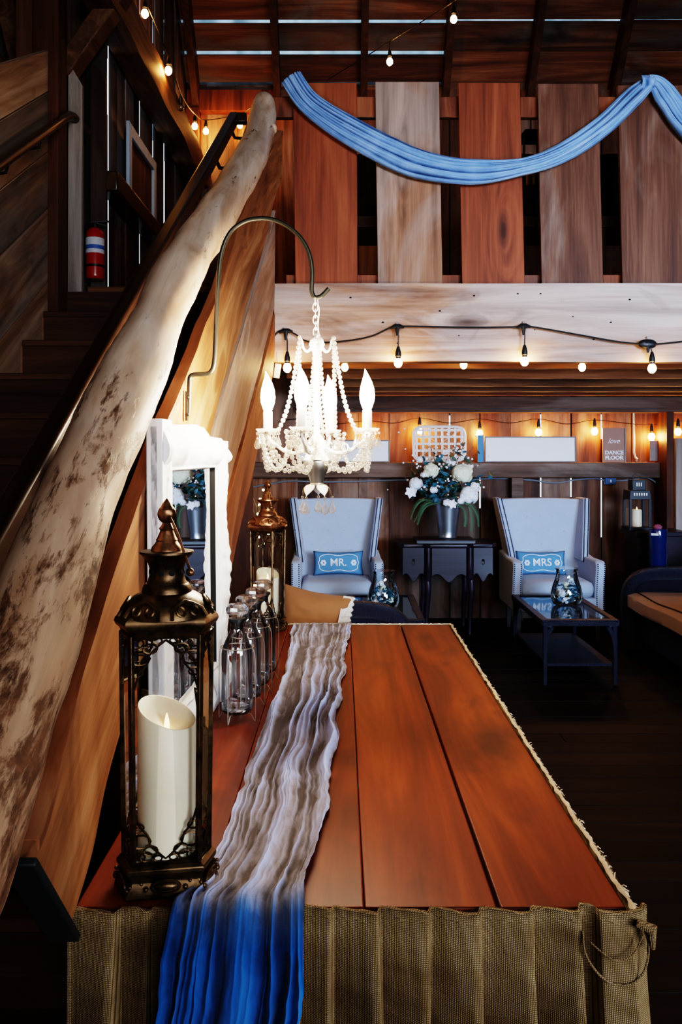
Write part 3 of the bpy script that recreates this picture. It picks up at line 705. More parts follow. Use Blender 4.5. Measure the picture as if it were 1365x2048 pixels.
def set_fold(o, vals):
    a = o.data.attributes.new('fold', 'FLOAT', 'POINT')
    for i, v in enumerate(vals): a.data[i].value = v
def zero_weld(name, vs, fs, mat, parent=None):
    me = bpy.data.meshes.new(name); me.from_pydata([tuple(p) for p in vs], [], fs); me.materials.append(mat); me.shade_smooth()
    o = bpy.data.objects.new(name, me); COL.objects.link(o)
    if parent is not None: o.parent = parent; o.matrix_parent_inverse = root_matrix(parent).inverted()
    return o
Lp = [UZ(*p, TZ) for p in ((588, 1250), (566, 1365), (520, 1480), (484, 1580), (449, 1690), (400, 1768), (350, 1815))]
Rp = [UZ(*p, TZ) for p in ((704, 1250), (690, 1330), (673, 1480), (655, 1620), (630, 1730), (611, 1815))]
Lt = sorted((p.y, p.x) for p in Lp); Rt = sorted((p.y, p.x) for p in Rp)
NU, NV = 190, 520; vs, fold = [], []
for j in range(NV + 1):
    v = j / NV
    if v < .72: y = lerp(3.445, 1.285, v / .72); zb = TZ + .003 + .006 * max(0, (v - .66) / .06); dn = 0.0; ya = y
    elif v < .735:
        a = (v - .72) / .015 * PI / 2; ya = 1.285; y = 1.285 - .026 * math.sin(a); zb = TZ + .009 - .028 * (1 - math.cos(a)); dn = a / (PI / 2)
    else: ya = 1.285; y = 1.259; zb = TZ - .019 - (v - .735) / .265 * .60; dn = 1.0
    xl = smooth(Lt, ya); xr = smooth(Rt, ya)
    if v > .73: h = (v - .73) / .27; xl = lerp(xl, -.268, min(h * 4, 1)); xr = lerp(xr, -.066 - .004 * math.sin(h * 9), min(h * 3, 1))
    s = v * 3.0
    xl += noise.noise(Vector((s * 6, 1, 0))) * .010 + noise.noise(Vector((s * 22, 3, 0))) * .004
    xr += noise.noise(Vector((s * 6, 7, 0))) * .012 + noise.noise(Vector((s * 24, 9, 0))) * .005
    for i in range(NU + 1):
        u = i / NU
        q = u + .09 * noise.noise(Vector((u * 2, s * 1.5, 0))) + .03 * noise.noise(Vector((u * 5, s * 4, 2)))
        f1 = 1 - abs(noise.noise(Vector((q * 8, s * .5, 11)))) * 2.3
        f2 = 1 - abs(noise.noise(Vector((q * 17, s * 1.0, 5)))) * 2.4
        f3 = noise.noise(Vector((q * 40, s * 12, 8)))
        f4 = noise.noise(Vector((u * 7, s * 6, 21)))
        if dn > .5: f3 *= .3; f4 *= .3
        f1 *= .55 + .9 * max(0, noise.noise(Vector((u * 2.6, s * 1.3, 31))) + .35); f2 *= .5 + 1.1 * max(0, noise.noise(Vector((u * 3.4, s * 2.1, 47))) + .3)
        hgt = max(f1, 0) ** 1.4 * .62 + max(f2, 0) ** 1.3 * .30 * (.6 + f4) + .10 * f3 + .16 * f4
        e = min(u, 1 - u); hgt += max(0, .05 - e) * 5 * (.6 + .5 * f4)
        hgt = max(hgt, -.05) * min(1, .12 + v * 22); amp = .026 if dn < .5 else .024
        x = lerp(xl, xr, u) + .005 * noise.noise(Vector((u * 12, s * 8, 1)))
        hh = hgt * amp
        vs.append(Vector((x, y - (hh + .044) * dn, zb + hh * (1 - dn)))); fold.append(hgt)
fs = [(j * (NU + 1) + i, j * (NU + 1) + i + 1, (j + 1) * (NU + 1) + i + 1, (j + 1) * (NU + 1) + i) for j in range(NV) for i in range(NU)]
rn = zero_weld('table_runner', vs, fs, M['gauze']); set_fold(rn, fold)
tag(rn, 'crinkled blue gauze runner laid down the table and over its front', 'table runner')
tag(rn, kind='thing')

# ------------------------------------------------------------------ glass lanterns
def make_lantern(label, loc, rotz, scale, finial_mat, ch=.235):
    t = thing('glass_lantern', label, 'lantern', loc, (0, 0, rotz)); t.scale = (scale,) * 3
    V = [(1.0, 0), (.74, .68), (-.74, .68), (-1.0, 0), (-.74, -.68), (.74, -.68)]; Rb, Rt = .067, .071; z0, z1 = .052, .408
    VA = [math.atan2(q[1], q[0]) for q in V]; VR = lambda k: math.hypot(*V[k % 6])
    b = MB().loft([(.078, 0), (.083, .004), (.082, .010), (.074, .018), (.070, .026), (.074, .034), (.079, .040), (.079, .046), (.070, .052), (.001, .052)], V)
    b.build('base', M['bronze'], t, ang=25, bev=.0015)
    o = MB()                                            # scrolls and beads round the foot
    for k in range(6):
        A_, B_ = Vector(V[k]), Vector(V[(k + 1) % 6]); e_ = (B_ - A_).normalized(); m_ = (A_ + B_) / 2 * .080; cx, cy = m_; tx, ty = e_; a = math.atan2(-e_.x, e_.y)
        o.ball((cx * .97, cy * .97, .020), .012, 10, 8, (1.6, .55, .62), (0, 0, a + PI / 2))
        o.tube([Vector((cx, cy, .020)) + Vector((tx, ty, 0)) * (.022 * math.cos(q)) + Vector((0, 0, .010 * math.sin(q))) for q in [2 * PI * i / 16 for i in range(16)]], .0022, 6, closed=True)
        for s in (-.030, .030): o.ball((cx + tx * s, cy + ty * s, .018), .0042, 8, 6)
        for s in (-.037, .037): o.ball((cx * .96 + tx * s, cy * .96 + ty * s, .026), .003, 8, 6)
    o.build('foot_scrollwork', M['bronze'], t)
    cor = lambda k, R, z: Vector((R * V[k % 6][0], R * V[k % 6][1], z))
    for k in range(6):
        p, q = cor(k, Rb, z0), cor(k, Rt, z1); a = VA[k]
        MB().hexa([p + Matrix.Rotation(a, 3, 'Z') @ Vector(d) for d in ((-.003, -.0045, 0), (.004, -.0045, 0), (.004, .0045, 0), (-.003, .0045, 0))] + [q + Matrix.Rotation(a, 3, 'Z') @ Vector(d) for d in ((-.003, -.0045, 0), (.004, -.0045, 0), (.004, .0045, 0), (-.003, .0045, 0))]).build('post', M['bronze'], t, bev=.001)
        A, B, C, D = cor(k, Rb - .003, z0), cor(k + 1, Rb - .003, z0), cor(k + 1, Rt - .003, z1), cor(k, Rt - .003, z1)
        MB().add([A, B, C, D], [(0, 1, 2, 3)]).build('pane', M['glasspane'], t, sm=False)
    fgs = [MB(), MB()]                                  # pierced corner scrollwork of each pane
    for k in range(6):
        A, B, C, D = cor(k, Rb, z0), cor(k + 1, Rb, z0), cor(k + 1, Rt, z1), cor(k, Rt, z1)
        P = lambda u, z: A.lerp(B, u).lerp(D.lerp(C, u), (z - z0) / (z1 - z0))
        for sx in (0, 1):
            for sz in (0, 1):
                fg = fgs[sz]
                def Q(u, h): return P(abs(sx - u), z0 + h if sz == 0 else z1 - h)
                fg.tube([Q(.03, .085), Q(.10, .060), Q(.22, .046), Q(.26, .030), Q(.40, .016), Q(.50, .008)], .0019, 5)
                for (u, h, r) in ((.12, .036, .0105), (.27, .021, .0075), (.08, .058, .006), (.20, .012, .007), (.38, .009, .0045), (.08, .012, .007)):
                    fg.tube([Q(u + r / .07 * math.cos(q), max(h + r * math.sin(q), .001)) for q in [2 * PI * i / 10 for i in range(10)]], .0016, 5, closed=True)
        fgs[0].tube([P(0, z0 + .003), P(1, z0 + .003)], .003, 5); fgs[1].tube([P(0, z1 - .003), P(1, z1 - .003)], .004, 5)
    fgs[0].build('lower_filigree', M['bronze'], t); fgs[1].build('upper_filigree', M['bronze'], t)
    roof = MB().loft([(.001, .406), (.071, .406), (.075, .414), (.080, .418), (.083, .424), (.081, .430), (.074, .436), (.001, .437)], V)
    roof.lathe([(.072, .432), (.071, .438), (.066, .450), (.056, .460), (.046, .466), (.040, .468), (.039, .474), (.036, .480), (.034, .482)], 24)
    roof.lathe([(.034, .480), (.030, .486), (.028, .494), (.0275, .505), (.030, .514), (.036, .523), (.0435, .530), (.0430, .533), (.030, .534), (.0, .534)], 24)
    roof.build('roof', finial_mat if scale < 1 else M['bronze'], t, ang=35)
    cr = MB()                                           # pierced crown on the dome and vent holes in the neck
    for k in range(6):
        a = k * PI / 3; dv = Vector((math.cos(a), math.sin(a), 0)); tv = Vector((-math.sin(a), math.cos(a), 0))
        base = lambda u, h: dv * (.0735 - .62 * h) + tv * u + Vector((0, 0, .436 + h))
        cr.tube([base(-.030, 0), base(-.026, .012), base(-.012, .020), base(0, .024), base(.012, .020), base(.026, .012), base(.030, 0)], .0032, 6)
        for u, h in ((-.012, .010), (.012, .010)): cr.tube([base(u + .007 * math.cos(q), h + .007 * math.sin(q)) for q in [2 * PI * i / 10 for i in range(10)]], .0022, 5, closed=True)
    cr.build('crown_scrollwork', finial_mat if scale < 1 else M['bronze'], t)
    ho = MB()
    for k in range(10):
        a = k * PI / 5; dv = Vector((math.cos(a), math.sin(a), 0)); ho.ball(dv * .0268 + Vector((0, 0, .500)), .0052, 8, 6, (.35, 1, 1.1), (0, 0, a))
    ho.build('vent_holes', M['darkgap'], t)
    MB().lathe([(.0, .530), (.026, .533), (.024, .539), (.019, .545), (.0165, .549), (.0175, .551), (.015, .555), (.012, .562), (.0105, .566), (.013, .569), (.0095, .573), (.007, .578)], 20).ball((0, 0, .592), .0150, 16, 10, (1, .62, 1.05)).lathe([(.0115, .600), (.0065, .610), (.0, .618)], 14).build('finial', M['copper'], t, ang=50)
    hd = MB().tube([(.004, -.012, .590), (.010, -.016, .578), (.018, -.020, .560), (.028, -.026, .532), (.036, -.030, .508)], .0022, 8)
    hd.ball((.037, -.031, .502), .0068, 8, 6); hd.build('handle', M['copper'], t)
    MB().box((.0555, -.0475, .27), (.010, .004, .016)).tube([(.053, -.049, .30), (.050, -.051, .318), (.044, -.051, .325), (.05, -.049, .275)], .0015, 5).build('door_latch', M['bronze'], t)
    # candle
    cd = MB(); N = 40; rr = .0465; prof = []
    def topz(a): return z0 + ch - .022 - .022 * math.cos(a - 2.6) * -1
    vs, fs = [], []
    for ring in range(7):
        for i in range(N):
            a = 2 * PI * i / N; tz = z0 + ch - .016 + .019 * math.cos(a - 2.5)
            if ring == 0: r, z = rr, z0 + .002
            elif ring == 1: r, z = rr, lerp(z0, tz, .5)
            elif ring == 2: r, z = rr, tz - .002
            elif ring == 3: r, z = rr - .0015, tz
            elif ring == 4: r, z = rr - .005, tz - .001
            elif ring == 5: r, z = rr * .55, lerp(tz, z0 + ch - .042, .6)
            else: r, z = rr * .10, z0 + ch - .044
            vs.append((r * math.cos(a), r * math.sin(a), z))
    for j in range(6):
        for i in range(N): l = (i + 1) % N; fs.append((j * N + i, j * N + l, (j + 1) * N + l, (j + 1) * N + i))
    fs += [tuple(range(N))[::-1], tuple(6 * N + i for i in range(N))]
    return t, cd.add(vs, fs), z0, ch
cl_ = [('large bronze glass lantern with ivory candle at the near end of the table', UZ(334, 1765, TZ), .17, 1.0, M['bronze'], .238), ('copper-topped glass lantern with ivory candle at the far end of the table', Vector((-.288, 3.335, TZ)), -.47, .955, M['copper'], .195)]
for lab, loc, rz, sc, fm, ch in cl_:
    loc = Vector(loc); loc.z = TZ + .0005
    t, cd, z0, c_h = make_lantern(lab, loc, rz, sc, fm, ch)
    k = thing('pillar_candle', 'thick ivory pillar candle with slanted top in ' + ('the large near lantern' if sc == 1.0 else 'the copper-topped lantern'), 'candle', loc, (0, 0, rz)); k.scale = (sc,) * 3
    cd.build('wax', M['candle'], k, ang=50)
    MB().lathe([(.0, z0 + c_h - .050), (.0042, z0 + c_h - .044), (.0045, z0 + c_h - .036), (.0028, z0 + c_h - .026), (.0006, z0 + c_h - .018)], 10).build('flame', M['flame'], k)

# ------------------------------------------------------------------ bottles in wire stands
def make_bottle(label, loc, rz):
    t = thing('glass_bottle', label, 'bottle', loc, (0, 0, rz), 'bottles in wire stands')
    z = .022
    out = [(.0, z), (.034, z), (.039, z + .004), (.0405, z + .012), (.0405, z + .150), (.038, z + .166), (.030, z + .186), (.020, z + .205), (.0165, z + .214), (.0165, z + .226), (.0185, z + .230), (.0185, z + .234)]
    inn = [(max(r - .0022, 0), zz + (.008 if i < 3 else 0)) for i, (r, zz) in enumerate(out[1:])] + []
    MB().lathe(out, 32).build('bottle_body', M['bottle'], t, ang=60)
    MB().lathe([(.0, z + .012), (.030, z + .012), (.032, z + .016), (.0, z + .020)], 20).build('thick_base', M['cutglass'], t)
    MB().lathe([(.012, z + .212), (.0148, z + .216), (.0148, z + .234), (.0225, z + .235), (.0225, z + .242), (.012, z + .243), (.0, z + .243)], 20).build('stopper_collar', M['blackplastic'], t, ang=35)
    # faceted glass knob
    MB().lathe([(.0, z + .243), (.012, z + .243), (.015, z + .249), (.027, z + .255), (.031, z + .264), (.029, z + .272), (.020, z + .279), (.0, z + .281)], 10).build('stopper_knob', M['cutglass'], t, sm=False)
    w = MB(); R0 = .0415; zr = z + .168
    w.tube([(R0 * math.cos(2 * PI * i / 28), R0 * math.sin(2 * PI * i / 28), zr) for i in range(28)], .0013, 6, closed=True)
    for k in range(4):
        a = PI / 4 + k * PI / 2; c, s = math.cos(a), math.sin(a); P = lambda r, zz: (r * c, r * s, zz)
        w.tube([P(R0, zr), P(.047, zr - .004), P(.0505, zr - .016), P(.052, zr - .035), P(.052, .03), P(.0525, .004), P(.0515, .0016), P(.047, .008), P(.040, .0205), P(.030, .0208)], .0014, 6)
    w.build('wire_stand', M['silverwire'], t)
    return t
for lab, (x, y), rz in (('glass bottle in wire stand nearest the large lantern, tallest in view', (-.269, 2.20), .45), ('second glass bottle in the row, just behind the nearest one', (-.260, 2.335), .6), ('third glass bottle in the row, its knob overlapping the candle lantern', (-.249, 2.47), .45), ('farthest glass bottle in the row, closest to the copper-topped lantern', (-.240, 2.61), .5)):
    make_bottle(lab, (x, y, TZ), rz)

# ------------------------------------------------------------------ ornate white mirror leaning on the planks
W_, H_ = .76, .755
mr = thing('ornate_mirror', 'ornate white framed mirror standing on the table against the planks', 'mirror', (-.38, 1.72, TZ), (0, 0, 0))
ta = math.radians(2.4); S = Vector((math.sin(ta), math.cos(ta), 0)); Nn = Vector((math.cos(ta), -math.sin(ta), 0)); lean = .006
def MP(s, h, n): return S * s + Nn * (n - lean * h / H_) + Vector((0, 0, h))       # along the wall, up, out of the face
def mbox(b, s0, s1, h0, h1, n0, n1): return b.hexa([MP(s0, h0, n0), MP(s1, h0, n0), MP(s1, h0, n1), MP(s0, h0, n1), MP(s0, h1, n0), MP(s1, h1, n0), MP(s1, h1, n1), MP(s0, h1, n1)])
bk = MB(); mbox(bk, .004, W_ - .004, .0, H_ - .03, -.010, -.003); mbox(bk, 0, .085, 0, H_ + .006, -.010, .024); bk.build('side_stile', M['whiteframe'], mr, bev=.003)
fr = MB()                                               # carved frame: one relief surface with a wavy rim
def rim(h): return .012 * math.exp(-((h - .36) / .09) ** 2) - .010 * math.exp(-((h - .52) / .05) ** 2) - .008 * math.exp(-((h - .17) / .05) ** 2) + .004 * math.sin(h * 140) * math.exp(-((h - .36) / .11) ** 2)
def relief(a, h, sd): return .004 * noise.noise(Vector((a * 26, h * 26, sd))) + .003 * noise.noise(Vector((a * 60, h * 60, sd)))
prof = [(.0, .0), (.0, .016), (.12, .022), (.3, .030), (.5, .034), (.68, .030), (.82, .022), (.9, .016), (.96, .017), (1.0, .010), (1.0, .0)]
def stile(u, v):                                        # v runs up, u across from outer rim to inner lip
    h = v * (H_ - .03); t = u * (len(prof) - 1); i = min(int(t), len(prof) - 2); k = t - i
    a = lerp(prof[i][0], prof[i + 1][0], k); n = lerp(prof[i][1], prof[i + 1][1], k); w = .118 + rim(h)
    n2 = n * (1 + 14 * max(rim(h), -.02)) + relief(a, h, 1) * (1 if .02 < a < .9 else 0)
    return MP(W_ - .012 - .118 + w - a * w - (0 if a < .9 else (w - .118) * (1 - a) * -0), h, n2)
fr.grid(stile, 40, 120)
def nstile(u, v):
    h = v * (H_ - .01); t = u * (len(prof) - 1); i = min(int(t), len(prof) - 2); k = t - i
    a = lerp(prof[i][0], prof[i + 1][0], k); n = lerp(prof[i][1], prof[i + 1][1], k)
    return MP(.085 + .02 * (1 - a) * 0 - .085 + a * .105, h, n * .80 + relief(a, h, 4) * (1 if .1 < a < .9 else 0))
fr.grid(nstile, 30, 90)
def rail_(u, v, top):
    s = lerp(.012, W_ - .02, v); t = u * (len(prof) - 1); i = min(int(t), len(prof) - 2); k = t - i
    a = lerp(prof[i][0], prof[i + 1][0], k); n = lerp(prof[i][1], prof[i + 1][1], k)
    if top: up = H_ + smooth([(.0, -.004), (.20, .0), (.36, .006), (.45, .002), (.50, -.020), (.70, -.022), (.76, -.05)], s); h = lerp(up, H_ - .105, a)
    else: h = lerp(.0, .115, a)
    return MP(s, h, n * 1.02 + .6 * relief(s, h, 8) + .005 * math.sin(s * 44) * math.sin(PI * min(a, 1)))
fr.grid(lambda u, v: rail_(u, v, True), 34, 110); fr.add([rail_(i / 34, 0, True) for i in range(35)], [tuple(range(35))]); fr.grid(lambda u, v: rail_(u, v, False), 34, 110)
fr.build('carved_frame', M['whiteframe'], mr, ang=50)
g = MB(); mbox(g, .09, W_ - .12, .10, H_ - .095, .000, .003); g.build('mirror_glass', M['mirror'], mr, sm=False)
gl = MB(); mbox(gl, W_ - .1325, W_ - .130, .10, H_ - .105, .003, .0105); gl.build('frame_groove', M['darkgap'], mr, sm=False)
# ------------------------------------------------------------------ shepherd hook and chandelier
YC = 2.16; pc = F / YC
hk = thing('shepherd_hook', 'dark curved iron shepherd hook screwed to the plank, holding the chandelier', 'hook', U(378, 800, YC))
hp = [(377, 832), (378, 800), (379, 765), (381, 753), (390, 749), (412, 748), (422, 743), (428, 728), (431, 690), (433, 640), (436, 580), (440, 525), (448, 490), (463, 462), (487, 444), (515, 437), (545, 439), (575, 452), (600, 474), (617, 503), (624, 535), (624, 565), (624, 583), (629, 594), (640, 594), (650, 586), (658, 577)]
path = [U(x, y, YC + .0) for x, y in hp]
path = catmull(path, 4)
MB().tube(path, .0058, 10).build('rod', M['hook'], hk, True)
o = MB(); pm = U(377, 812, YC); o.box(pm + Vector((-.004, .002, 0)), (.006, .016, .075)); o.ball(pm + Vector((0, -.006, .022)), .004, 8, 6); o.ball(pm + Vector((0, -.006, -.022)), .004, 8, 6)
o.build('mounting_plate', M['hook'], hk, True, bev=.001)

cx = U(634, 907, YC)
ch = thing('crystal_chandelier', 'small white chandelier of glass beads and four lit candle bulbs', 'chandelier', (cx.x, YC, H))
def Z(y): return (907 - y) / pc                          # local height of a photo row at the chandelier's own depth
R0 = .131; A0 = [math.radians(a) for a in (-14, 76, 166, 256)]
pol = lambda a, r, z: Vector((r * math.cos(a), r * math.sin(a), z))
# chain of links
lk = MB(); zt = Z(596); n_l = 7
for k in range(n_l):
    z = lerp(Z(602), Z(676), k / (n_l - 1)); x = lerp(-.004, -.002, k / (n_l - 1)); vert = k % 2
    pts = []
    for i in range(16):
        a = 2 * PI * i / 16; u, h = .0062 * math.cos(a), .0115 * math.sin(a); pts.append((x + (u if vert else 0), 0 if vert else u, z + h))
    lk.tube(pts, .0014, 6, closed=True)
lk.build('chain', M['chandwhite'], ch)
MB().tube([(.001, .004, Z(596)), (.006, .003, Z(620)), (.003, .004, Z(650)), (.006, .003, Z(680))], .0017, 6).build('power_cord', M['chandwhite'], ch)
MB().lathe([(.0, Z(668)), (.008, Z(672)), (.017, Z(680)), (.020, Z(690)), (.014, Z(700)), (.0085, Z(708)), (.0075, Z(720)), (.0075, Z(868)), (.012, Z(872)), (.020, Z(880)), (.026, Z(890)), (.022, Z(902)), (.030, Z(912)), (.034, Z(920)), (.0, Z(922))], 24).build('column', M['chandwhite'], ch, ang=50)
for k in range(4):                                      # little crown scrolls at the top that carry the bead strands
    a = A0[k] + .35
    MB().tube(catmull([pol(a, .012, Z(694)), pol(a, .024, Z(703)), pol(a, .034, Z(696)), pol(a, .037, Z(682)), pol(a, .043, Z(674))], 4), [.0042, .0042, .004, .004, .0038, .0036, .0034, .003, .003, .0028, .0026, .0024, .0022, .002, .002, .0018, .0016], 8).build('crown_scroll', M['chandwhite'], ch)
MB().lathe([(.033, Z(922)), (.034, Z(926)), (.028, Z(940)), (.020, Z(955)), (.016, Z(966)), (.018, Z(968)), (.018, Z(971)), (.0, Z(972))], 24).build('bottom_cup', M['chandsilver'], ch, ang=40)
fb = MB()
for k in range(5):
    a = -1.57 + .55 + k * 2 * PI / 5
    def leaf(u, v):
        w = .016 * math.sin(PI * min(v * 1.05 + .02, 1)) ** .8; r = .014 + .026 * v ** .8; z = Z(970) - .030 * v ** 1.6
        return pol(a, r, z + .004 * abs(u - .5)) + Vector((-math.sin(a), math.cos(a), 0)) * (u - .5) * 2 * w
    l = MB().grid(leaf, 6, 10); l.build('leaf', M['chandgold'] if k % 2 else M['chandwhite'], ch, ang=180, solid=.0015)
def bead(b, p, r, n=7): b.ball(p, r, n, 5)
def strand(name, pts, r, gap=1.02, wire=True):
    b = MB(); pts = [Vector(p) for p in pts]; acc = 0.0; step = 2 * r * gap; bead(b, pts[0], r)
    for p, q in zip(pts, pts[1:]):
        L = (q - p).length; t = step - acc
        while t <= L: bead(b, p.lerp(q, t / L), r * RND.uniform(.93, 1.05)); t += step
        acc = (L - (t - step))
    b.tube(pts, .0005, 4)
    return b.build(name, M['crystal'], ch)
def droplet(p, L, w, name='crystal_drop'):
    b = MB().lathe([(.0005, 0), (w * .35, -L * .30), (w * .85, -L * .62), (w, -L * .76), (w * .7, -L * .92), (.0004, -L)], 8, c=p)
    b.ball(Vector(p) + Vector((0, 0, .0035)), .0042, 7, 5)
    b.build(name, M['crystal'], ch, sm=False)
for k in range(4):
    a = A0[k]
    arm = catmull([pol(a, .012, Z(888)), pol(a, .045, Z(905)), pol(a, .080, Z(904)), pol(a, .108, Z(890)), pol(a, R0 - .004, Z(878)), pol(a, R0, Z(868))], 5)
    ar = MB().tube(arm, [.0055 - .002 * i / len(arm) for i in range(len(arm))], 8)
    ar.tube([pol(a + .10 * math.sin(i * .45), .075 + .010 * math.cos(i * .6), Z(896) - .010 * math.sin(i * .6)) for i in range(14)], .002, 6)
    ar.build('arm', M['chandwhite'], ch)
    c = pol(a, R0, 0)
    MB().lathe([(.006, Z(869)), (.012, Z(866)), (.026, Z(863)), (.031, Z(858)), (.030, Z(857)), (.012, Z(862)), (.012, Z(860)), (.0, Z(860))], 18, c=c).build('drip_pan', M['crystal'], ch, ang=40)
    lf = MB()
    for j in range(5):
        q = a + j * 2 * PI / 5 + .3; d2 = Vector((math.cos(q), math.sin(q), 0))
        lf.grid(lambda u, v: c + d2 * (.010 + .020 * v) + Vector((-d2.y, d2.x, 0)) * (u - .5) * .016 * math.sin(PI * min(v + .12, 1)) + Vector((0, 0, Z(862) + .006 * v - .010 * v * v)), 3, 5)
    lf.build('gilt_leaves', M['chandgold'], ch, ang=180)
    MB().lathe([(.0, Z(864)), (.0118, Z(864)), (.0118, Z(823)), (.0105, Z(821)), (.0, Z(821))], 18, c=c).build('candle_sleeve', M['sleeve'], ch, ang=40)
    bz = [(.0, Z(822)), (.008, Z(822)), (.012, Z(816)), (.0175, Z(803)), (.0190, Z(793)), (.0170, Z(779)), (.0120, Z(765)), (.0065, Z(754)), (.0025, Z(746)), (.0006, Z(741))]
    B = MB().lathe(bz, 16, c=c)
    for i, p in enumerate(B.v):
        t = max(0, (p.z - Z(775)) / (Z(741) - Z(775))); B.v[i] = p + Vector((-.0055, 0, 0)) * t * t
    B.build('candle_bulb', M['candlebulb'], ch)
    for j in range(6):
        q = a + j * PI / 3; p = c + Vector((math.cos(q), math.sin(q), 0)) * .029 + Vector((0, 0, Z(863)))
        droplet(p + Vector((0, 0, -.008)), RND.uniform(.026, .040), .0080)
    a2 = A0[(k + 1) % 4] if k < 3 else A0[0] + 2 * PI
    # strands: crown to pan, pan to pan, pan to hub
    tip = pol(a + .35, .043, Z(676)); end = pol(a + .10, R0 - .030, Z(862))
    strand('bead_strand', [tip.lerp(end, t) + Vector((0, 0, -.052 * math.sin(PI * t) * (1 - .25 * t))) for t in [i / 24 for i in range(25)]], .0062)
    end = pol((a + a2) / 2, .055, Z(872))
    strand('bead_strand', [tip.lerp(end, t) + Vector((0, 0, -.016 * math.sin(PI * t))) for t in [i / 20 for i in range(21)]], .0058)
    p, q = pol(a + .16, R0 + .010, Z(872)), pol(a2 - .16, R0 + .010, Z(872))
    strand('bead_strand', [p.lerp(q, t) + Vector((0, 0, -.085 * math.sin(PI * t) ** .8)) for t in [i / 24 for i in range(25)]], .0066)
    p, q = pol(a - .12, R0 + .016, Z(868)), pol(a, .038, Z(915))
    strand('bead_strand', [p.lerp(q, t) + Vector((0, 0, -.062 * math.sin(PI * t) ** .8)) for t in [i / 20 for i in range(21)]], .0062)
    p, q = pol(a - .30, R0 + .004, Z(866)), pol(a + .30, R0 + .006, Z(868))
    strand('bead_strand', [p.lerp(q, t) + Vector((0, 0, -.095 * math.sin(PI * t) ** .7)) for t in [i / 20 for i in range(21)]], .0062)
for j in range(16):
    q = j * PI / 8; droplet(pol(q, RND.uniform(.045, .085), Z(RND.uniform(880, 900))), RND.uniform(.022, .034), .0075)
for k in range(5):
    a = -1.57 + .55 + k * 2 * PI / 5; droplet(pol(a, .040, Z(998)), .038, .0105, 'hanging_crystal')
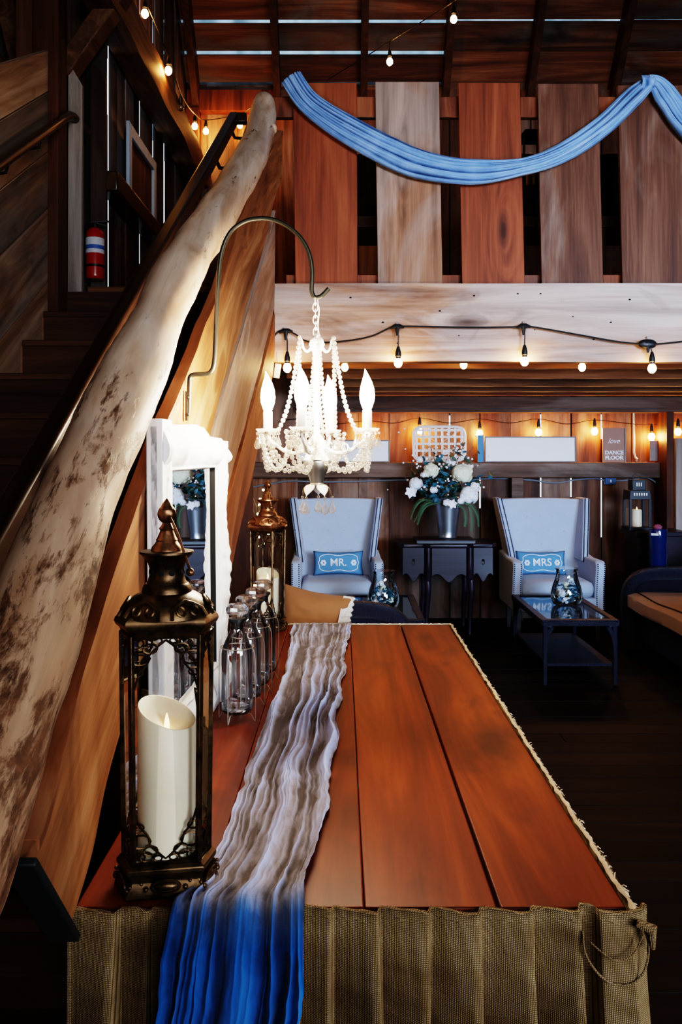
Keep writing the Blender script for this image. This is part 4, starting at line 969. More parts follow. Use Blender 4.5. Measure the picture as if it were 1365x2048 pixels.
# ------------------------------------------------------------------ wingback chairs
def make_chair(label, loc, rz):
    t = thing('wingback_chair', label, 'armchair', loc, (0, 0, rz), 'wingback chairs')
    # local: +x right, -y front; seat .48 high
    hw = lambda z: interp([(.30, .29), (.62, .30), (.75, .315), (1.15, .375)], z)      # half width of the back
    def back(u, v):
        z = lerp(.34, 1.145, v); x = (u - .5) * 2 * hw(z); e = abs(u - .5) * 2
        return Vector((x, .20 + .16 * v - .05 * e ** 4 * (v > .0), z - .012 * e * e + .018 * (v > .98) * 0))
    g = MB(); n1, n2 = 24, 30
    f = [back(i / n1, j / n2) for j in range(n2 + 1) for i in range(n1 + 1)]; r = [p + Vector((0, .09, 0)) for p in f]; N = len(f)
    vs = f + r; fs = []; w = n1 + 1
    for j in range(n2):
        for i in range(n1): a = j * w + i; fs += [(a, a + 1, a + w + 1, a + w), (N + a, N + a + w, N + a + w + 1, N + a + 1)]
    for i in range(n1): fs += [(i, N + i, N + i + 1, i + 1), (n2 * w + i, n2 * w + i + 1, N + n2 * w + i + 1, N + n2 * w + i)]
    for j in range(n2): a, b2 = j * w, (j + 1) * w; fs += [(a, b2, N + b2, N + a), (a + n1, N + a + n1, N + b2 + n1, b2 + n1)]
    g.add(vs, fs).build('backrest', M['uphol'], t, bev=.008, ang=50)
    for s in (-1, 1):
        wv = [(.62, -.02), (.70, .00), (.80, .04), (.95, .10), (1.08, .16), (1.15, .19)]   # (height, front edge y) of the wing
        tp, bt = [], []
        for z, yf in wv:
            x = s * (hw(z) + .012); tp.append(Vector((x + s * .008, yf + .03, z))); bt.append(Vector((x, .30 + .16 * (z - .34) / .8, z)))
        tp, bt = catmull(tp, 5), catmull(bt, 5)
        MB().strip(tp, bt, (-s * .055, 0, 0)).build('wing', M['uphol'], t, bev=.010, ang=50)
        nl = MB()
        for row in (.012, .043):
            pts = [p + Vector((-s * row, -.004, 0)) for p in tp]; L = 0
            for a, b2 in zip(pts, pts[1:]):
                for q in range(3): nl.ball(a.lerp(b2, q / 3), .0052, 6, 4, (1, .6, 1))
        nl.build('nailhead_trim', M['nail'], t)
        ar = MB(); pr = [(-.30, .30), (-.31, .45), (-.325, .58), (-.33, .645), (-.29, .668), (-.20, .665), (.0, .668), (.24, .70)]
        xs = s * .325
        lo = [Vector((xs + s * .03, y, .27)) for y, z in pr]; up = [Vector((xs + s * (.03 if z > .5 else .025), y, z)) for y, z in pr]
        arm = MB().poly([(xs + s * .035, .28, .25), (xs + s * .035, -.29, .25), (xs + s * .035, -.285, .40), (xs + s * .035, -.30, .52), (xs + s * .035, -.32, .60), (xs + s * .035, -.315, .645), (xs + s * .035, -.28, .665), (xs + s * .035, .0, .66), (xs + s * .035, .30, .69)], (-s * .075, 0, 0))
        arm.build('armrest', M['uphol'], t, bev=.014, ang=50)
        nl = MB()
        for row in (.010, .062):
            for z in [.26 + .0165 * i for i in range(24)]:
                y = interp([(.25, -.292), (.40, -.287), (.52, -.302), (.60, -.322), (.65, -.317)], z); nl.ball((xs + s * (.035 - row), y - .002, z), .0052, 6, 4, (1, .6, 1))
        nl.build('nailhead_trim', M['nail'], t)
    MB().box((0, -.005, .30), (.60, .57, .11)).build('seat_frame', M['uphol'], t, bev=.012)
    MB().box((0, -.045, .425), (.565, .52, .135)).build('seat_cushion', M['uphol'], t, bev=.05, ang=60)
    for z, k in ((.98, 5), (.86, 4), (.74, 5)):
        for i in range(k):
            u = (i + .5) / k; v = (z - .34) / .805; MB().ball(back(lerp(.1, .9, u), v), .008, 8, 5, (1, .5, 1)).build('tufting_button', M['uphol'], t)
    for x, y in ((-.31, -.25), (.31, -.25), (-.28, .28), (.28, .28)): MB().box((x, y, .125), (.032, .032, .25), taper=1.5).build('leg', M['woodleg'], t, bev=.003)
    return t
CH = [(-.035, 6.92, .02, 'pale blue wingback armchair behind the chandelier, holding the MR pillow', 'MR.', -.005, 'dusty blue lumbar pillow lettered MR on the left armchair'), (1.70, 6.92, 0.0, 'pale blue wingback armchair behind the right coffee table, holding the MRS pillow', 'MRS', -.03, 'dusty blue lumbar pillow lettered MRS on the right armchair')]
def make_pillow(label, word, loc, rot):
    t = thing('lumbar_pillow', label, 'pillow', loc, rot, 'lettered pillows'); wx, wz = .205, .10
    vs, fs, n = [], [], 20
    for s in (-1, 1):
        for j in range(n + 1):
            for i in range(n + 1):
                u, v = i / n * 2 - 1, j / n * 2 - 1; e = max((1 - u ** 4) * (1 - v ** 4), 0) ** .5
                vs.append((u * wx * (1 - .05 * (1 - v * v)), s * .048 * e, v * wz * (1 - .14 * (1 - u * u))))
    N = (n + 1) ** 2
    for j in range(n):
        for i in range(n): a = j * (n + 1) + i; fs += [(a, a + 1, a + n + 2, a + n + 1), (N + a, N + a + n + 1, N + a + n + 2, N + a + 1)]
    MB().add(vs, fs).build('pillow_cover', M['pillowblue'], t, ang=180)
    yy = lambda u, v: -.0495 * max((1 - u ** 4) * (1 - v ** 4), 0) ** .5 - .001
    bd = MB(); ring = []
    for i in range(72):
        a = 2 * PI * i / 72; c, s = math.cos(a), math.sin(a); k = (abs(c) ** 5 + abs(s) ** 5) ** -.2
        u = c * k * .80 * (1 + .03 * math.cos(8 * a)); v = s * k * .68 * (1 + .09 * math.cos(6 * a)); ring.append(Vector((u * wx * .97, yy(u, v), v * wz * .93)))
    bd.tube(ring, .0035, 5, closed=True); bd.build('scalloped_border', M['print'], t)
    for s in (-1, 1):
        fl = MB()
        for k in range(6):
            a = k * PI / 3; u = s * .60 + .07 * math.cos(a); v = .16 * math.sin(a); fl.ball((u * wx, yy(u, v), v * wz), .010, 8, 5, (1, .25, 1))
        fl.build('printed_flower', M['print'], t)
    text('lettering', word, .085 if len(word) < 4 else .078, M['print'], t, (-.002, -.0535, 0), (PI / 2, 0, 0), ext=.003, off=.0012, sx=1.0)
    return t
for x, y, rz, lab, word, dx, plab in CH:
    make_chair(lab, (x, y, 0), rz).scale = (1, 1, .95)
    make_pillow(plab, word, ((-.022 if word == 'MR.' else 1.632), y + .02, .575), (-.20, 0, rz + .03))

# ------------------------------------------------------------------ wicker coffee tables and their jars
def make_ctable(label, loc, L, W):
    t = thing('coffee_table', label, 'coffee table', loc, (0, 0, 0), 'wicker coffee tables'); h = .416
    fr = MB(); o = .045
    for a, b in (((-W / 2, -L / 2, h - .04), (W / 2, -L / 2 + o, h)), ((-W / 2, L / 2 - o, h - .04), (W / 2, L / 2, h)), ((-W / 2, -L / 2 + o, h - .04), (-W / 2 + o, L / 2 - o, h)), ((W / 2 - o, -L / 2 + o, h - .04), (W / 2, L / 2 - o, h))): fr.span(a, b)
    fr.build('frame', M['wicker'], t, bev=.006)
    MB().span((-W / 2 + o, -L / 2 + o, h - .016), (W / 2 - o, L / 2 - o, h - .007)).build('glass_top', M['tableglass'], t, sm=False)
    br = MB()
    for s in (-1, 1): br.tube([(s * W / 2 * .98, -L / 2, h - .02), (-s * 0, -L / 2 - .006, h - .02)], .010, 8)
    for i in range(26):
        x = -W / 2 + W * (i + .5) / 26; br.ball((x, -L / 2 - .002, h - .012), .012, 8, 5, (1, .7, .55), (0, .5, 0))
    br.build('braided_edge', M['wicker'], t)
    for sx in (-1, 1):
        for sy in (-1, 1):
            x, y = sx * (W / 2 - .022), sy * (L / 2 - .022)
            p = catmull([(x - sx * .045, y, h - .045), (x - sx * .018, y, h - .10), (x - sx * .004, y, h - .17), (x, y, h - .26), (x, y, .0)], 5)
            g = MB().tube(p, [lerp(.017, .013, i / (len(p) - 1)) for i in range(len(p))], 8); g.tube([(x, y, h - .03), (x, y, .0)], .015, 8); g.tube([(x - sx * .04, y, h - .04), (x - sx * .005, y, h - .04), (x, y, h - .15)], .016, 8)
            g.build('leg', M['wicker'], t)
    MB().span((-W / 2 + .03, -L / 2 + .03, .115), (W / 2 - .03, L / 2 - .03, .135)).build('lower_shelf', M['wicker'], t, bev=.004)
    return t
make_ctable('dark wicker coffee table with smoked glass top in front of the MRS armchair', (1.52, 5.87, 0), .98, .49)
make_ctable('dark wicker coffee table with smoked glass top partly hidden behind the display table', (.29, 5.87, 0), .98, .49)
def make_jar(label, loc, rz):
    t = thing('glass_jar', label, 'vase', loc, (0, 0, rz), 'glass hurricane jars')
    pr = [(.0, .002), (.075, .002), (.095, .012), (.108, .05), (.108, .09), (.096, .14), (.078, .19), (.070, .225), (.074, .25), (.082, .262)]
    MB().lathe(pr, 32).build('jar_glass', M['jar'], t, ang=60)
    return t
def make_jarflowers(label, loc, seed):
    t = thing('flower_arrangement', label, 'flowers', loc, (0, 0, seed), 'flowers in the glass jars'); r = random.Random(seed)
    for k, (x, y, z, s, m) in enumerate(((-.035, -.045, .085, .028, 'white_petal'), (.038, -.045, .075, .034, 'white_petal'), (.045, -.02, .032, .028, 'white_petal'), (0, 0, .13, .030, 'cream_petal'), (.03, .02, .17, .026, 'white_petal'), (-.045, .02, .055, .024, 'cream_petal'))):
        b = MB()
        for j in range(22):
            a, q = r.uniform(0, 2 * PI), r.uniform(-.6, 1); d = Vector((math.cos(a) * math.sqrt(1 - q * q), math.sin(a) * math.sqrt(1 - q * q), q)); b.ball(Vector((x, y, z)) + d * s * .62, s * .45, 6, 4, (1, 1, .45), (a, q, 0))
        b.build('flower', M[m], t)
    lf = MB()
    for j in range(60):
        a = r.uniform(0, 2 * PI); rr = r.uniform(.015, .080); z = r.uniform(.014, .15); rr = min(rr, .085 - max(0, z - .09) * .5); lf.ball((rr * math.cos(a), rr * math.sin(a), z), .015, 6, 4, (1.3, .6, .25), (r.uniform(-1, 1), r.uniform(-1, 1), a))
    lf.build('leaves', M['teal'], t)
jl = [(1.575, 5.93, 'bulging glass jar of white flowers on the right coffee table'), (.29, 5.80, 'bulging glass jar of white flowers on the left coffee table')]
for x, y, lab in jl:
    make_jar(lab, (x, y, .4105), 0); make_jarflowers('white flowers and blue leaves inside the jar on the ' + ('right' if x > 1 else 'left') + ' coffee table', (x, y, .416), 3.1 + x)

# ------------------------------------------------------------------ side table between the chairs
sd = thing('side_table', 'dark mahogany side table with scalloped apron between the armchairs', 'side table', (.86, 7.02, 0))
def slabz(b, pts, z0, z1): return b.poly([(x, y, z0) for x, y in pts], (0, 0, z1 - z0))
slabz(MB(), [(-.40, -.13), (-.36, -.20), (-.20, -.20), (-.15, -.24), (.15, -.24), (.20, -.20), (.36, -.20), (.40, -.13), (.40, .24), (-.40, .24)], .715, .745).build('tabletop', M['mahog'], sd, bev=.006)
def apron(x0, x1, yf, yb, name):
    n = 30; tp = [Vector((lerp(x0, x1, i / n), yf, .714)) for i in range(n + 1)]
    bt = [Vector((lerp(x0, x1, i / n), yf, .485 + .018 * math.sin(i / n * PI * 3) - .03 * math.sin(PI * i / n) ** 6)) for i in range(n + 1)]
    return MB().strip(tp, bt, (0, yb - yf, 0)).build(name, M['mahog'], sd, bev=.003)
apron(-.135, .145, -.225, .22, 'centre_drawer'); apron(-.365, -.185, -.185, .22, 'drawer'); apron(.205, .365, -.185, .22, 'drawer')
for x in (-.16, .175): MB().tube([(x, -.205, .714), (x, -.21, .60), (x, -.205, .50), (x, -.19, .44)], [.026, .024, .030, .016], 12).build('pilaster', M['mahog'], sd)
for x in (-.275, .285): 
    k = MB().ball((x, -.188, .612), .010, 10, 8); k.tube([(x - .010, -.192, .61), (x - .010, -.196, .585), (x, -.198, .575), (x + .010, -.196, .585), (x + .010, -.192, .61)], .0028, 6); k.build('drop_pull', M['iron'], sd)
for x in (-.17, .18):
    for y in (-.17, .18): MB().tube(catmull([(x, y, .52), (x + .01, y - .015, .38), (x, y, .18), (x - .004, y - .006, .02), (x, y - .01, .0)], 5), [.030, .030, .030, .029, .028, .027, .026, .024, .023, .022, .020, .019, .018, .017, .016, .016, .018, .02, .022, .024, .024], 10).build('leg', M['mahog'], sd)
bx = thing('flat_case', 'flat black case lying under the galvanised vase', 'case', (.845, 6.98, .7455))
MB().span((-.24, -.17, 0), (.235, .15, .026)).build('case_body', M['lidpaper'], bx, bev=.003)
MB().span((-.242, -.172, .022), (.237, .152, .030)).build('case_lid', M['mahog'], bx, bev=.002)
vz = (.875, 6.98, .7765)
va = thing('flower_vase', 'tall galvanised steel flower bucket on the black case', 'vase', vz)
MB().lathe([(.0, 0), (.070, 0), (.074, .006), (.071, .012), (.078, .06), (.107, .30), (.113, .325), (.119, .331), (.115, .335), (.109, .328), (.071, .05), (.0, .03)], 36).build('bucket', M['galv'], va, ang=35)

# bouquet
bq = thing('flower_bouquet', 'big white flower bouquet with blue green leaves in the galvanised bucket', 'bouquet', (vz[0], vz[1], vz[2]))
rb = random.Random(5)
def PB(px, py, dy=0.0):
    p = U(px, py, vz[1] + dy); return p - Vector(vz)
def head(px, py, r, mat, dy=-.08, n=60, name='flower_head', flat=.42):
    c = PB(px, py, dy); b = MB()
    for j in range(n):
        a, q = rb.uniform(0, 2 * PI), rb.uniform(-.7, 1); s = math.sqrt(1 - q * q); d = Vector((math.cos(a) * s, math.sin(a) * s * .8, q))
        rot = d.to_track_quat('Z', 'Y').to_euler(); b.ball(c + d * r * rb.uniform(.70, .92), r * .34, 6, 4, (1, 1, flat), tuple(rot))
    b.ball(c, r * .72, 10, 8); b.build(name, M[mat], bq)
def lily(px, py, r, dy=-.12, tilt=(0, 0)):
    c = PB(px, py, dy); b = MB()
    for k in range(6):
        a = k * PI / 3 + tilt[0]
        def f(u, v):
            w = r * .34 * math.sin(PI * min(v * .9 + .08, 1)); rr = r * v; q = Vector((rr * math.cos(a), -.25 * r + .55 * r * v * v * -1 + .3 * r, rr * math.sin(a)))
            t = Vector((-math.sin(a), 0, math.cos(a))); return c + q + t * (u - .5) * 2 * w
        b.grid(f, 4, 7)
    b.build('flower_head', M['white_petal'], bq, ang=180, solid=.002)
head(862, 942, .066, 'cream_petal'); head(925, 948, .088, 'cream_petal', -.09, 110); head(938, 992, .080, 'white_petal', -.10, 80); head(950, 975, .045, 'white_petal', -.06, 50)
head(905, 925, .05, 'white_petal', .0, 40); head(840, 920, .03, 'white_petal', -.02, 30); head(890, 905, .03, 'white_petal', .03, 30); head(912, 900, .03, 'white_petal', .02, 30)
head(940, 935, .03, 'white_petal', .03, 30); head(868, 980, .034, 'white_petal', -.13, 30)
head(832, 968, .060, 'white_petal', -.10, 44, flat=.25); head(826, 982, .036, 'white_petal', -.09, 26, flat=.2); lily(822, 984, .052, -.11, (.3,)); head(848, 950, .030, 'white_petal', -.10, 22, flat=.25); head(894, 1006, .036, 'white_petal', -.14, 30, flat=.25); lily(905, 1008, .042, -.15, (.2,)); head(922, 1003, .032, 'white_petal', -.13, 26, flat=.25); head(880, 960, .022, 'teal', -.13, 20); head(872, 1000, .03, 'teal', -.12, 26)
for grp, mat, cnt, sz in (('leaves', 'teal', 170, .034), ('leaves', 'green', 150, .034)):
    lf = MB()
    for j in range(cnt):
        px = 887 + rb.gauss(0, 30); py = 965 + rb.gauss(0, 26)
        if py > 1003: py = 1003 - rb.random() * 12; px = 893 + rb.gauss(0, 15)
        c = PB(px, py, rb.uniform(-.10, .10)); L = sz * rb.uniform(.7, 1.4); R = Euler((rb.uniform(-1.5, 1.5), rb.uniform(-1.5, 1.5), rb.uniform(0, 6.3))).to_matrix()
        lf.grid(lambda u, v: c + R @ Vector(((u - .5) * L * .8 * math.sin(PI * min(v + .06, 1)), (v - .5) * L * 1.6, .006 * abs(u - .5))), 2, 4)
    o = lf.build(grp, M[mat], bq, ang=180); o['kind'] = 'stuff'
sp = MB()
for j in range(110):                                     # small blossom sprays
    px = 885 + rb.gauss(0, 36); py = 935 + rb.gauss(0, 34)
    if py > 1000: continue
    c = PB(px, py, rb.uniform(-.14, .06)); sp.ball(c, rb.uniform(.006, .012), 6, 4)
o = sp.build('blossom_sprays', M['white_petal'], bq); o['kind'] = 'stuff'
tw = MB()
for tx, ty in ((830, 925), (822, 940), (955, 905), (962, 925), (930, 885), (915, 878), (945, 895), (860, 890), (838, 1000)):
    a, c = PB(890, 1000), PB(tx, ty, rb.uniform(-.08, .05)); m = (a + c) / 2 + Vector((0, 0, .03)); tw.tube(catmull([a, m, c], 5), .0022, 5)
    for q in range(5): sp2 = m.lerp(c, q / 5 + .15); tw.ball(sp2 + Vector((rb.uniform(-.012, .012), 0, rb.uniform(-.012, .012))), .007, 5, 4)
o = tw.build('twigs', M['twig'], bq); o['kind'] = 'stuff'
for k, pts in enumerate((((905, 1005), (930, 1005), (942, 1020), (945, 1045), (943, 1062)), ((900, 1008), (925, 1015), (932, 1035), (930, 1052)), ((880, 1006), (855, 1012), (842, 1028), (836, 1048)), ((885, 1005), (860, 1005), (845, 1015), (830, 1042)), ((880, 1005), (850, 1000), (832, 1012), (822, 1038)), ((905, 1004), (940, 1010), (955, 1030), (958, 1052)))):
    f = MB(); pth = catmull([PB(x, y, -.10 - .02 * (k % 3)) for x, y in pts], 8); f.tube(pth, .0016, 5)
    for i in range(2, len(pth)):
        tl = .030 * math.sin(PI * i / len(pth)) + .008; d = (pth[i] - pth[i - 1]).normalized(); sd2 = Vector((-d.z, 0, d.x))
        for s in (-1, 1): e = pth[i] + sd2 * s * tl * .55 + d * tl; f.add([pth[i] + d * .003, pth[i] - d * .003, e], [(0, 1, 2)])
    f.build('fern_frond', M['fern'], bq, ang=180)

# ------------------------------------------------------------------ things on the back wall
tbk = thing('tobacco_basket', 'flat whitewashed lattice basket leaning on the wall above the bouquet', 'basket', Vector(((879 - CX) / F * 7.435, 7.435, 1.3935 + .161)), (-.07, 0, 0))
W2, H2 = .225, .150
for k in range(8):
    x = -W2 + .028 + k * (2 * W2 - .056) / 7; hh = H2 - .006 if 0 < k < 7 else H2 - .028; MB().box((x, .004 * (-1) ** k, 0), (.020, .003, 2 * hh)).build('vertical_splint', M['basket'], tbk)
for k in range(5):
    z = -H2 + .030 + k * (2 * H2 - .06) / 4; MB().box((0, .004 * (-1) ** k - .003, z), (2 * W2 - .012, .003, .020)).build('horizontal_splint', M['basket'], tbk)
for s in (-1, 1): MB().beam((-W2 * .93, .009, -s * H2 * .9), (W2 * .93, .009, s * H2 * .9), .003, .016, up=(0, 1, 0)).build('diagonal_splint', M['basket'], tbk)
rm = []
for i in range(60):
    a = 2 * PI * i / 60; c, s = math.cos(a), math.sin(a); k = (abs(c) ** 6 + abs(s) ** 6) ** (-1 / 6); rm.append((c * k * W2, 0, s * k * H2))
MB().tube(rm, .010, 8, closed=True, sq=1.3).build('rim', M['basket'], tbk)
for (x0, x1, y0, y1, lab) in ((970, 1153, 873, 918, 'long blank white sign in a thin grey frame above the MRS armchair'), (597, 780, 880, 922, 'long blank white sign in a thin grey frame seen behind the chandelier')):
    p, q = U(x0, y1, 7.46), U(x1, y0, 7.46); p.z = 1.3935; s = thing('wall_sign', lab, 'sign', ((p.x + q.x) / 2, 7.46, p.z), (-.03, 0, 0), 'blank white signs'); w, h = (q.x - p.x) / 2, q.z - p.z
    MB().span((-w + .008, .002, .008), (w - .008, .010, h - .008)).build('canvas', M['canvas'], s)
    f = MB().span((-w, -.008, 0), (w, .014, .010)).span((-w, -.008, h - .010), (w, .014, h)).span((-w, -.008, .010), (-w + .010, .014, h - .010)).span((w - .010, -.008, .010), (w, .014, h - .010)); f.build('frame', M['signframe'], s)
p, q = U(1207, 923, 7.47), U(1250, 856, 7.47); s = thing('dance_floor_sign', 'small rose brown board lettered DANCE FLOOR standing on the wall ledge', 'sign', ((p.x + q.x) / 2, 7.47, 1.3935), (-.04, 0, 0))
hs = q.z - 1.3935; MB().span((-.095, 0, 0), (.095, .014, hs)).build('board', M['signbrown'], s, bev=.002); MB().span((.096, -.004, 0), (.108, .018, hs)).build('side_edge', M['signframe'], s)
R9 = (PI / 2, 0, 0)
text('lettering', 'DANCE', .046, M['print'], s, (.004, -.001, .083), R9, off=.0015, sx=1.05); text('lettering', 'FLOOR', .046, M['print'], s, (.004, -.001, .038), R9, off=.0015, sx=1.08)
text('script_lettering', 'love', .062, M['print'], s, (.0, -.001, .185), R9, shear=.45)
pf = thing('small_plaque', 'small plain grey plaque at the right end of the wall ledge', 'plaque', U(1309, 900, 7.50), (0, 0, 0)); hh = .09
MB().span((-.035, 0, -.097), (.035, .012, .085)).build('panel', M['signframe'], pf, bev=.003)
bs = thing('blue_lit_board', 'narrow board tinted blue for the light on it, standing on the ledge beside the long sign', 'board', U(962, 918, 7.47)); bs.location.z = 1.3935  # blue light on a board edge, painted as the board's own colour
MB().span((-.026, 0, 0), (.026, .012, .24)).build('board', M['pillowblue'], bs, bev=.002)
# armoured cable along the wall
cb = thing('wall_cable', 'grey armoured cable sagging along the back wall under the ledge', 'cable', (1.0, 7.57, 1.2))
pts = [(500, 975), (540, 968), (580, 962), (640, 964), (740, 962), (820, 960), (900, 962), (960, 958), (1000, 957), (1060, 960), (1110, 966), (1150, 960), (1190, 957), (1221, 962), (1260, 960), (1290, 955), (1312, 965), (1317, 985)]
MB().tube(catmull([U(x, y, 7.565) for x, y in pts], 5), .007, 8).build('cable', M['conduit'], cb, True)
ob = thing('outlet_box', 'blue outlet box on the wall cable beneath the dance floor sign', 'outlet box', U(1221, 962, 7.56)); MB().span((-.048, -.02, -.032), (.048, .038, .032)).build('box', M['bluebox'], ob, bev=.004); MB().box((0, -.022, 0), (.012, .003, .025)).build('receptacle', M['labelwhite'], ob)
kn = thing('barn_hook', 'pale iron rod hook hanging beside the dance floor sign', 'hook', U(1269, 860, 7.55)); MB().tube([U(1268.5, 826, 7.55), U(1269, 905, 7.55), U(1271, 914, 7.54), U(1275, 918, 7.53), U(1274, 922, 7.54)], .010, 8).build('rod', M['conduit'], kn, True)

# ------------------------------------------------------------------ right side: stand, lantern, bottle, wicker sofa
sx, sy = 2.58, 7.0
cs = thing('bar_stand', 'dark wooden stand in the shadow by the right wall, carrying a black lantern', 'stand', (sx, sy, 0))
MB().span((-.20, -.14, .80), (.24, .22, .835)).build('top', M['mahog'], cs, bev=.004); MB().span((-.18, -.12, .42), (.22, .20, .799)).build('cabinet_body', M['mahog'], cs, bev=.003)
for x, y in ((-.17, -.11), (.21, -.11), (-.17, .19), (.21, .19)): MB().box((x, y, .21), (.04, .04, .42)).build('leg', M['mahog'], cs)
bl = thing('black_lantern', 'square black metal lantern with lit candle on the dark stand', 'lantern', (2.455, 7.05, .8355)); a = .080; h = .24
for x in (-a, a):
    for y in (-a, a): MB().box((x, y, h / 2 + .02), (.018, .018, h)).build('post', M['black'], bl)
MB().span((-a - .016, -a - .016, 0), (a + .016, a + .016, .03)).build('base', M['black'], bl, bev=.003)
MB().box((0, 0, h + .055), (2 * a + .02, 2 * a + .02, .075), taper=.92).build('roof', M['black'], bl, bev=.003); MB().box((0, 0, h + .135), (.11, .11, .085)).build('chimney', M['black'], bl, bev=.003)
v = MB()
for k in range(6): v.box((-.05 + k * .02, -a - .010, h + .06), (.009, .004, .022))
for k in range(3): v.box((-.018 + k * .018, -.056, h + .14), (.008, .003, .03))
v.build('vent_slots', M['canvas'], bl)
for y in (-a, a): MB().add([(-a, y, .03), (a, y, .03), (a, y, h + .02), (-a, y, h + .02)], [(0, 1, 2, 3)]).build('pane', M['glasspane'], bl, sm=False)
MB().tube([(-.035, 0, h + .175), (-.03, 0, h + .21), (0, 0, h + .225), (.03, 0, h + .21), (.035, 0, h + .175)], .004, 6).build('ring_handle', M['black'], bl)
cn = thing('pillar_candle', 'short glowing pillar candle inside the square black lantern', 'candle', (2.455, 7.05, .866)); MB().lathe([(.0, 0), (.040, 0), (.040, .135), (.034, .140), (.030, .132), (.0, .130)], 24).build('wax', M['candle2'], cn); MB().lathe([(.0, .128), (.006, .133), (.007, .142), (.003, .156), (.0, .165)], 8).build('flame', M['flame'], cn)
bt = thing('dark_urn', 'tall midnight blue cylinder with a pale tag in the dark right corner', 'urn', (2.47, 6.62, 0))
MB().lathe([(.0, 0), (.065, 0), (.068, .01), (.068, .80), (.070, .81), (.070, .875), (.066, .885), (.0, .885)], 28).build('cylinder', M['bluegloss'], bt, ang=30); MB().lathe([(.0, .886), (.03, .886), (.034, .90), (.020, .915), (.0, .92)], 14).build('lid_knob', M['pinkflower'], bt)
MB().box((-.045, -.0585, .845), (.055, .004, .018), rot=(0, 0, -.55)).build('tag', M['labelwhite'], bt)
sf = thing('wicker_sofa', 'dark wicker sofa with beige cushion at the right edge', 'sofa', (2.56, 5.72, 0))
def sofa_parts(sf, L, front, label=None):
    # local: runs along y, front faces -x
    MB().span((-.34, -L / 2, .06), (.34, L / 2, .30)).build('seat_base', M['wicker'], sf, bev=.02)
    b = MB(); n = 24
    b.grid(lambda u, v: Vector((.30 + .06 * v, lerp(-L / 2, L / 2, u), lerp(.28, .82, v) - .02 * abs(u - .5))), n, 8); b.build('backrest', M['wicker'], sf, solid=.06)
    for s in (-1, 1):
        y = s * (L / 2 + .03); MB().tube(catmull([(-.38, y, .06), (-.40, y, .35), (-.36, y, .50), (-.22, y, .56), (.05, y, .57), (.36, y, .60)], 5), .055, 12).build('armrest', M['wicker'], sf)
        MB().span((-.34, y - .02, .06), (.34, y + .02, .53)).build('arm_panel', M['wicker'], sf, bev=.01)
    for x in (-.33, .33):
        for s in (-1, 1): MB().lathe([(.0, 0), (.022, 0), (.03, .09), (.0, .09)], 10, c=(x, s * (L / 2 - .03), 0)).build('leg', M['wicker'], sf)
    c = MB(); n1, n2 = 40, 14
    def cu(u, v):
        a = 2 * PI * v; x = -.06 + .36 * max(-1, min(1, 1.15 * math.cos(a))); z = .365 + .066 * max(-1, min(1, 1.3 * math.sin(a))); y = lerp(-L / 2 + .02, L / 2 - .02, u)
        return Vector((x + .022 * noise.noise(Vector((y * 1.8, 2, 0))) * (x < -.2), y, z + .012 * noise.noise(Vector((x * 3, y * 2.4, 1)))))
    c.grid(cu, n1, 24); c.add([cu(0, j / 24) for j in range(24)], [tuple(range(24))]); c.add([cu(1, j / 24) for j in range(24)], [tuple(range(24))])
    c.build('seat_cushion', M['cushion'], sf, ang=70)
    MB().tube([cu(i / 40, .37) + Vector((-.006, 0, .003)) for i in range(41)], .0055, 6).build('piping', M['piping'], sf)
sofa_parts(sf, 1.30, -1)
# loveseat behind the display table on the left, with a tan pillow
s2 = thing('wicker_loveseat', 'dark wicker loveseat mostly hidden behind the far end of the table', 'sofa', (-.03, 4.40, 0), (0, 0, PI))
sofa_parts(s2, .95, 1)
tp = thing('throw_pillow', 'tan cotton pillow with cream lace edge propped behind the blue runner', 'pillow', (-.125, 3.86, .735), (0, .17, -.12))
def pil(b, wx, wz, th, n=22):
    vs, fs = [], []
    for s in (-1, 1):
        for j in range(n + 1):
            for i in range(n + 1):
                u, v = i / n * 2 - 1, j / n * 2 - 1; e = max((1 - abs(u) ** 3) * (1 - abs(v) ** 3), 0) ** .55
                vs.append(Vector((u * wx * (1 - .07 * (1 - v * v)), s * th * e + .008 * noise.noise(Vector((u * 3, v * 3, s))), v * wz * (1 - .12 * (1 - u * u)) + .010 * noise.noise(Vector((u * 2, v * 4, 7 + s))) * e)))
    N = (n + 1) ** 2
    for j in range(n):
        for i in range(n): a = j * (n + 1) + i; fs += [(a, a + 1, a + n + 2, a + n + 1), (N + a, N + a + n + 1, N + a + n + 2, N + a + 1)]
    return b.add(vs, fs)
pil(MB(), .17, .12, .075).build('pillow_cover', M['tan'], tp, ang=180)
lc = MB(); lc.grid(lambda u, v: Vector((.122 + .050 * u + .004 * math.sin(v * 60) * u, (-.070 + .05 * u) * math.sin(PI * min(max(v, .05), .95)) - .006, lerp(-.113, .117, v))), 10, 90); lc.build('lace_edge', M['lace'], tp, ang=180, solid=.002)
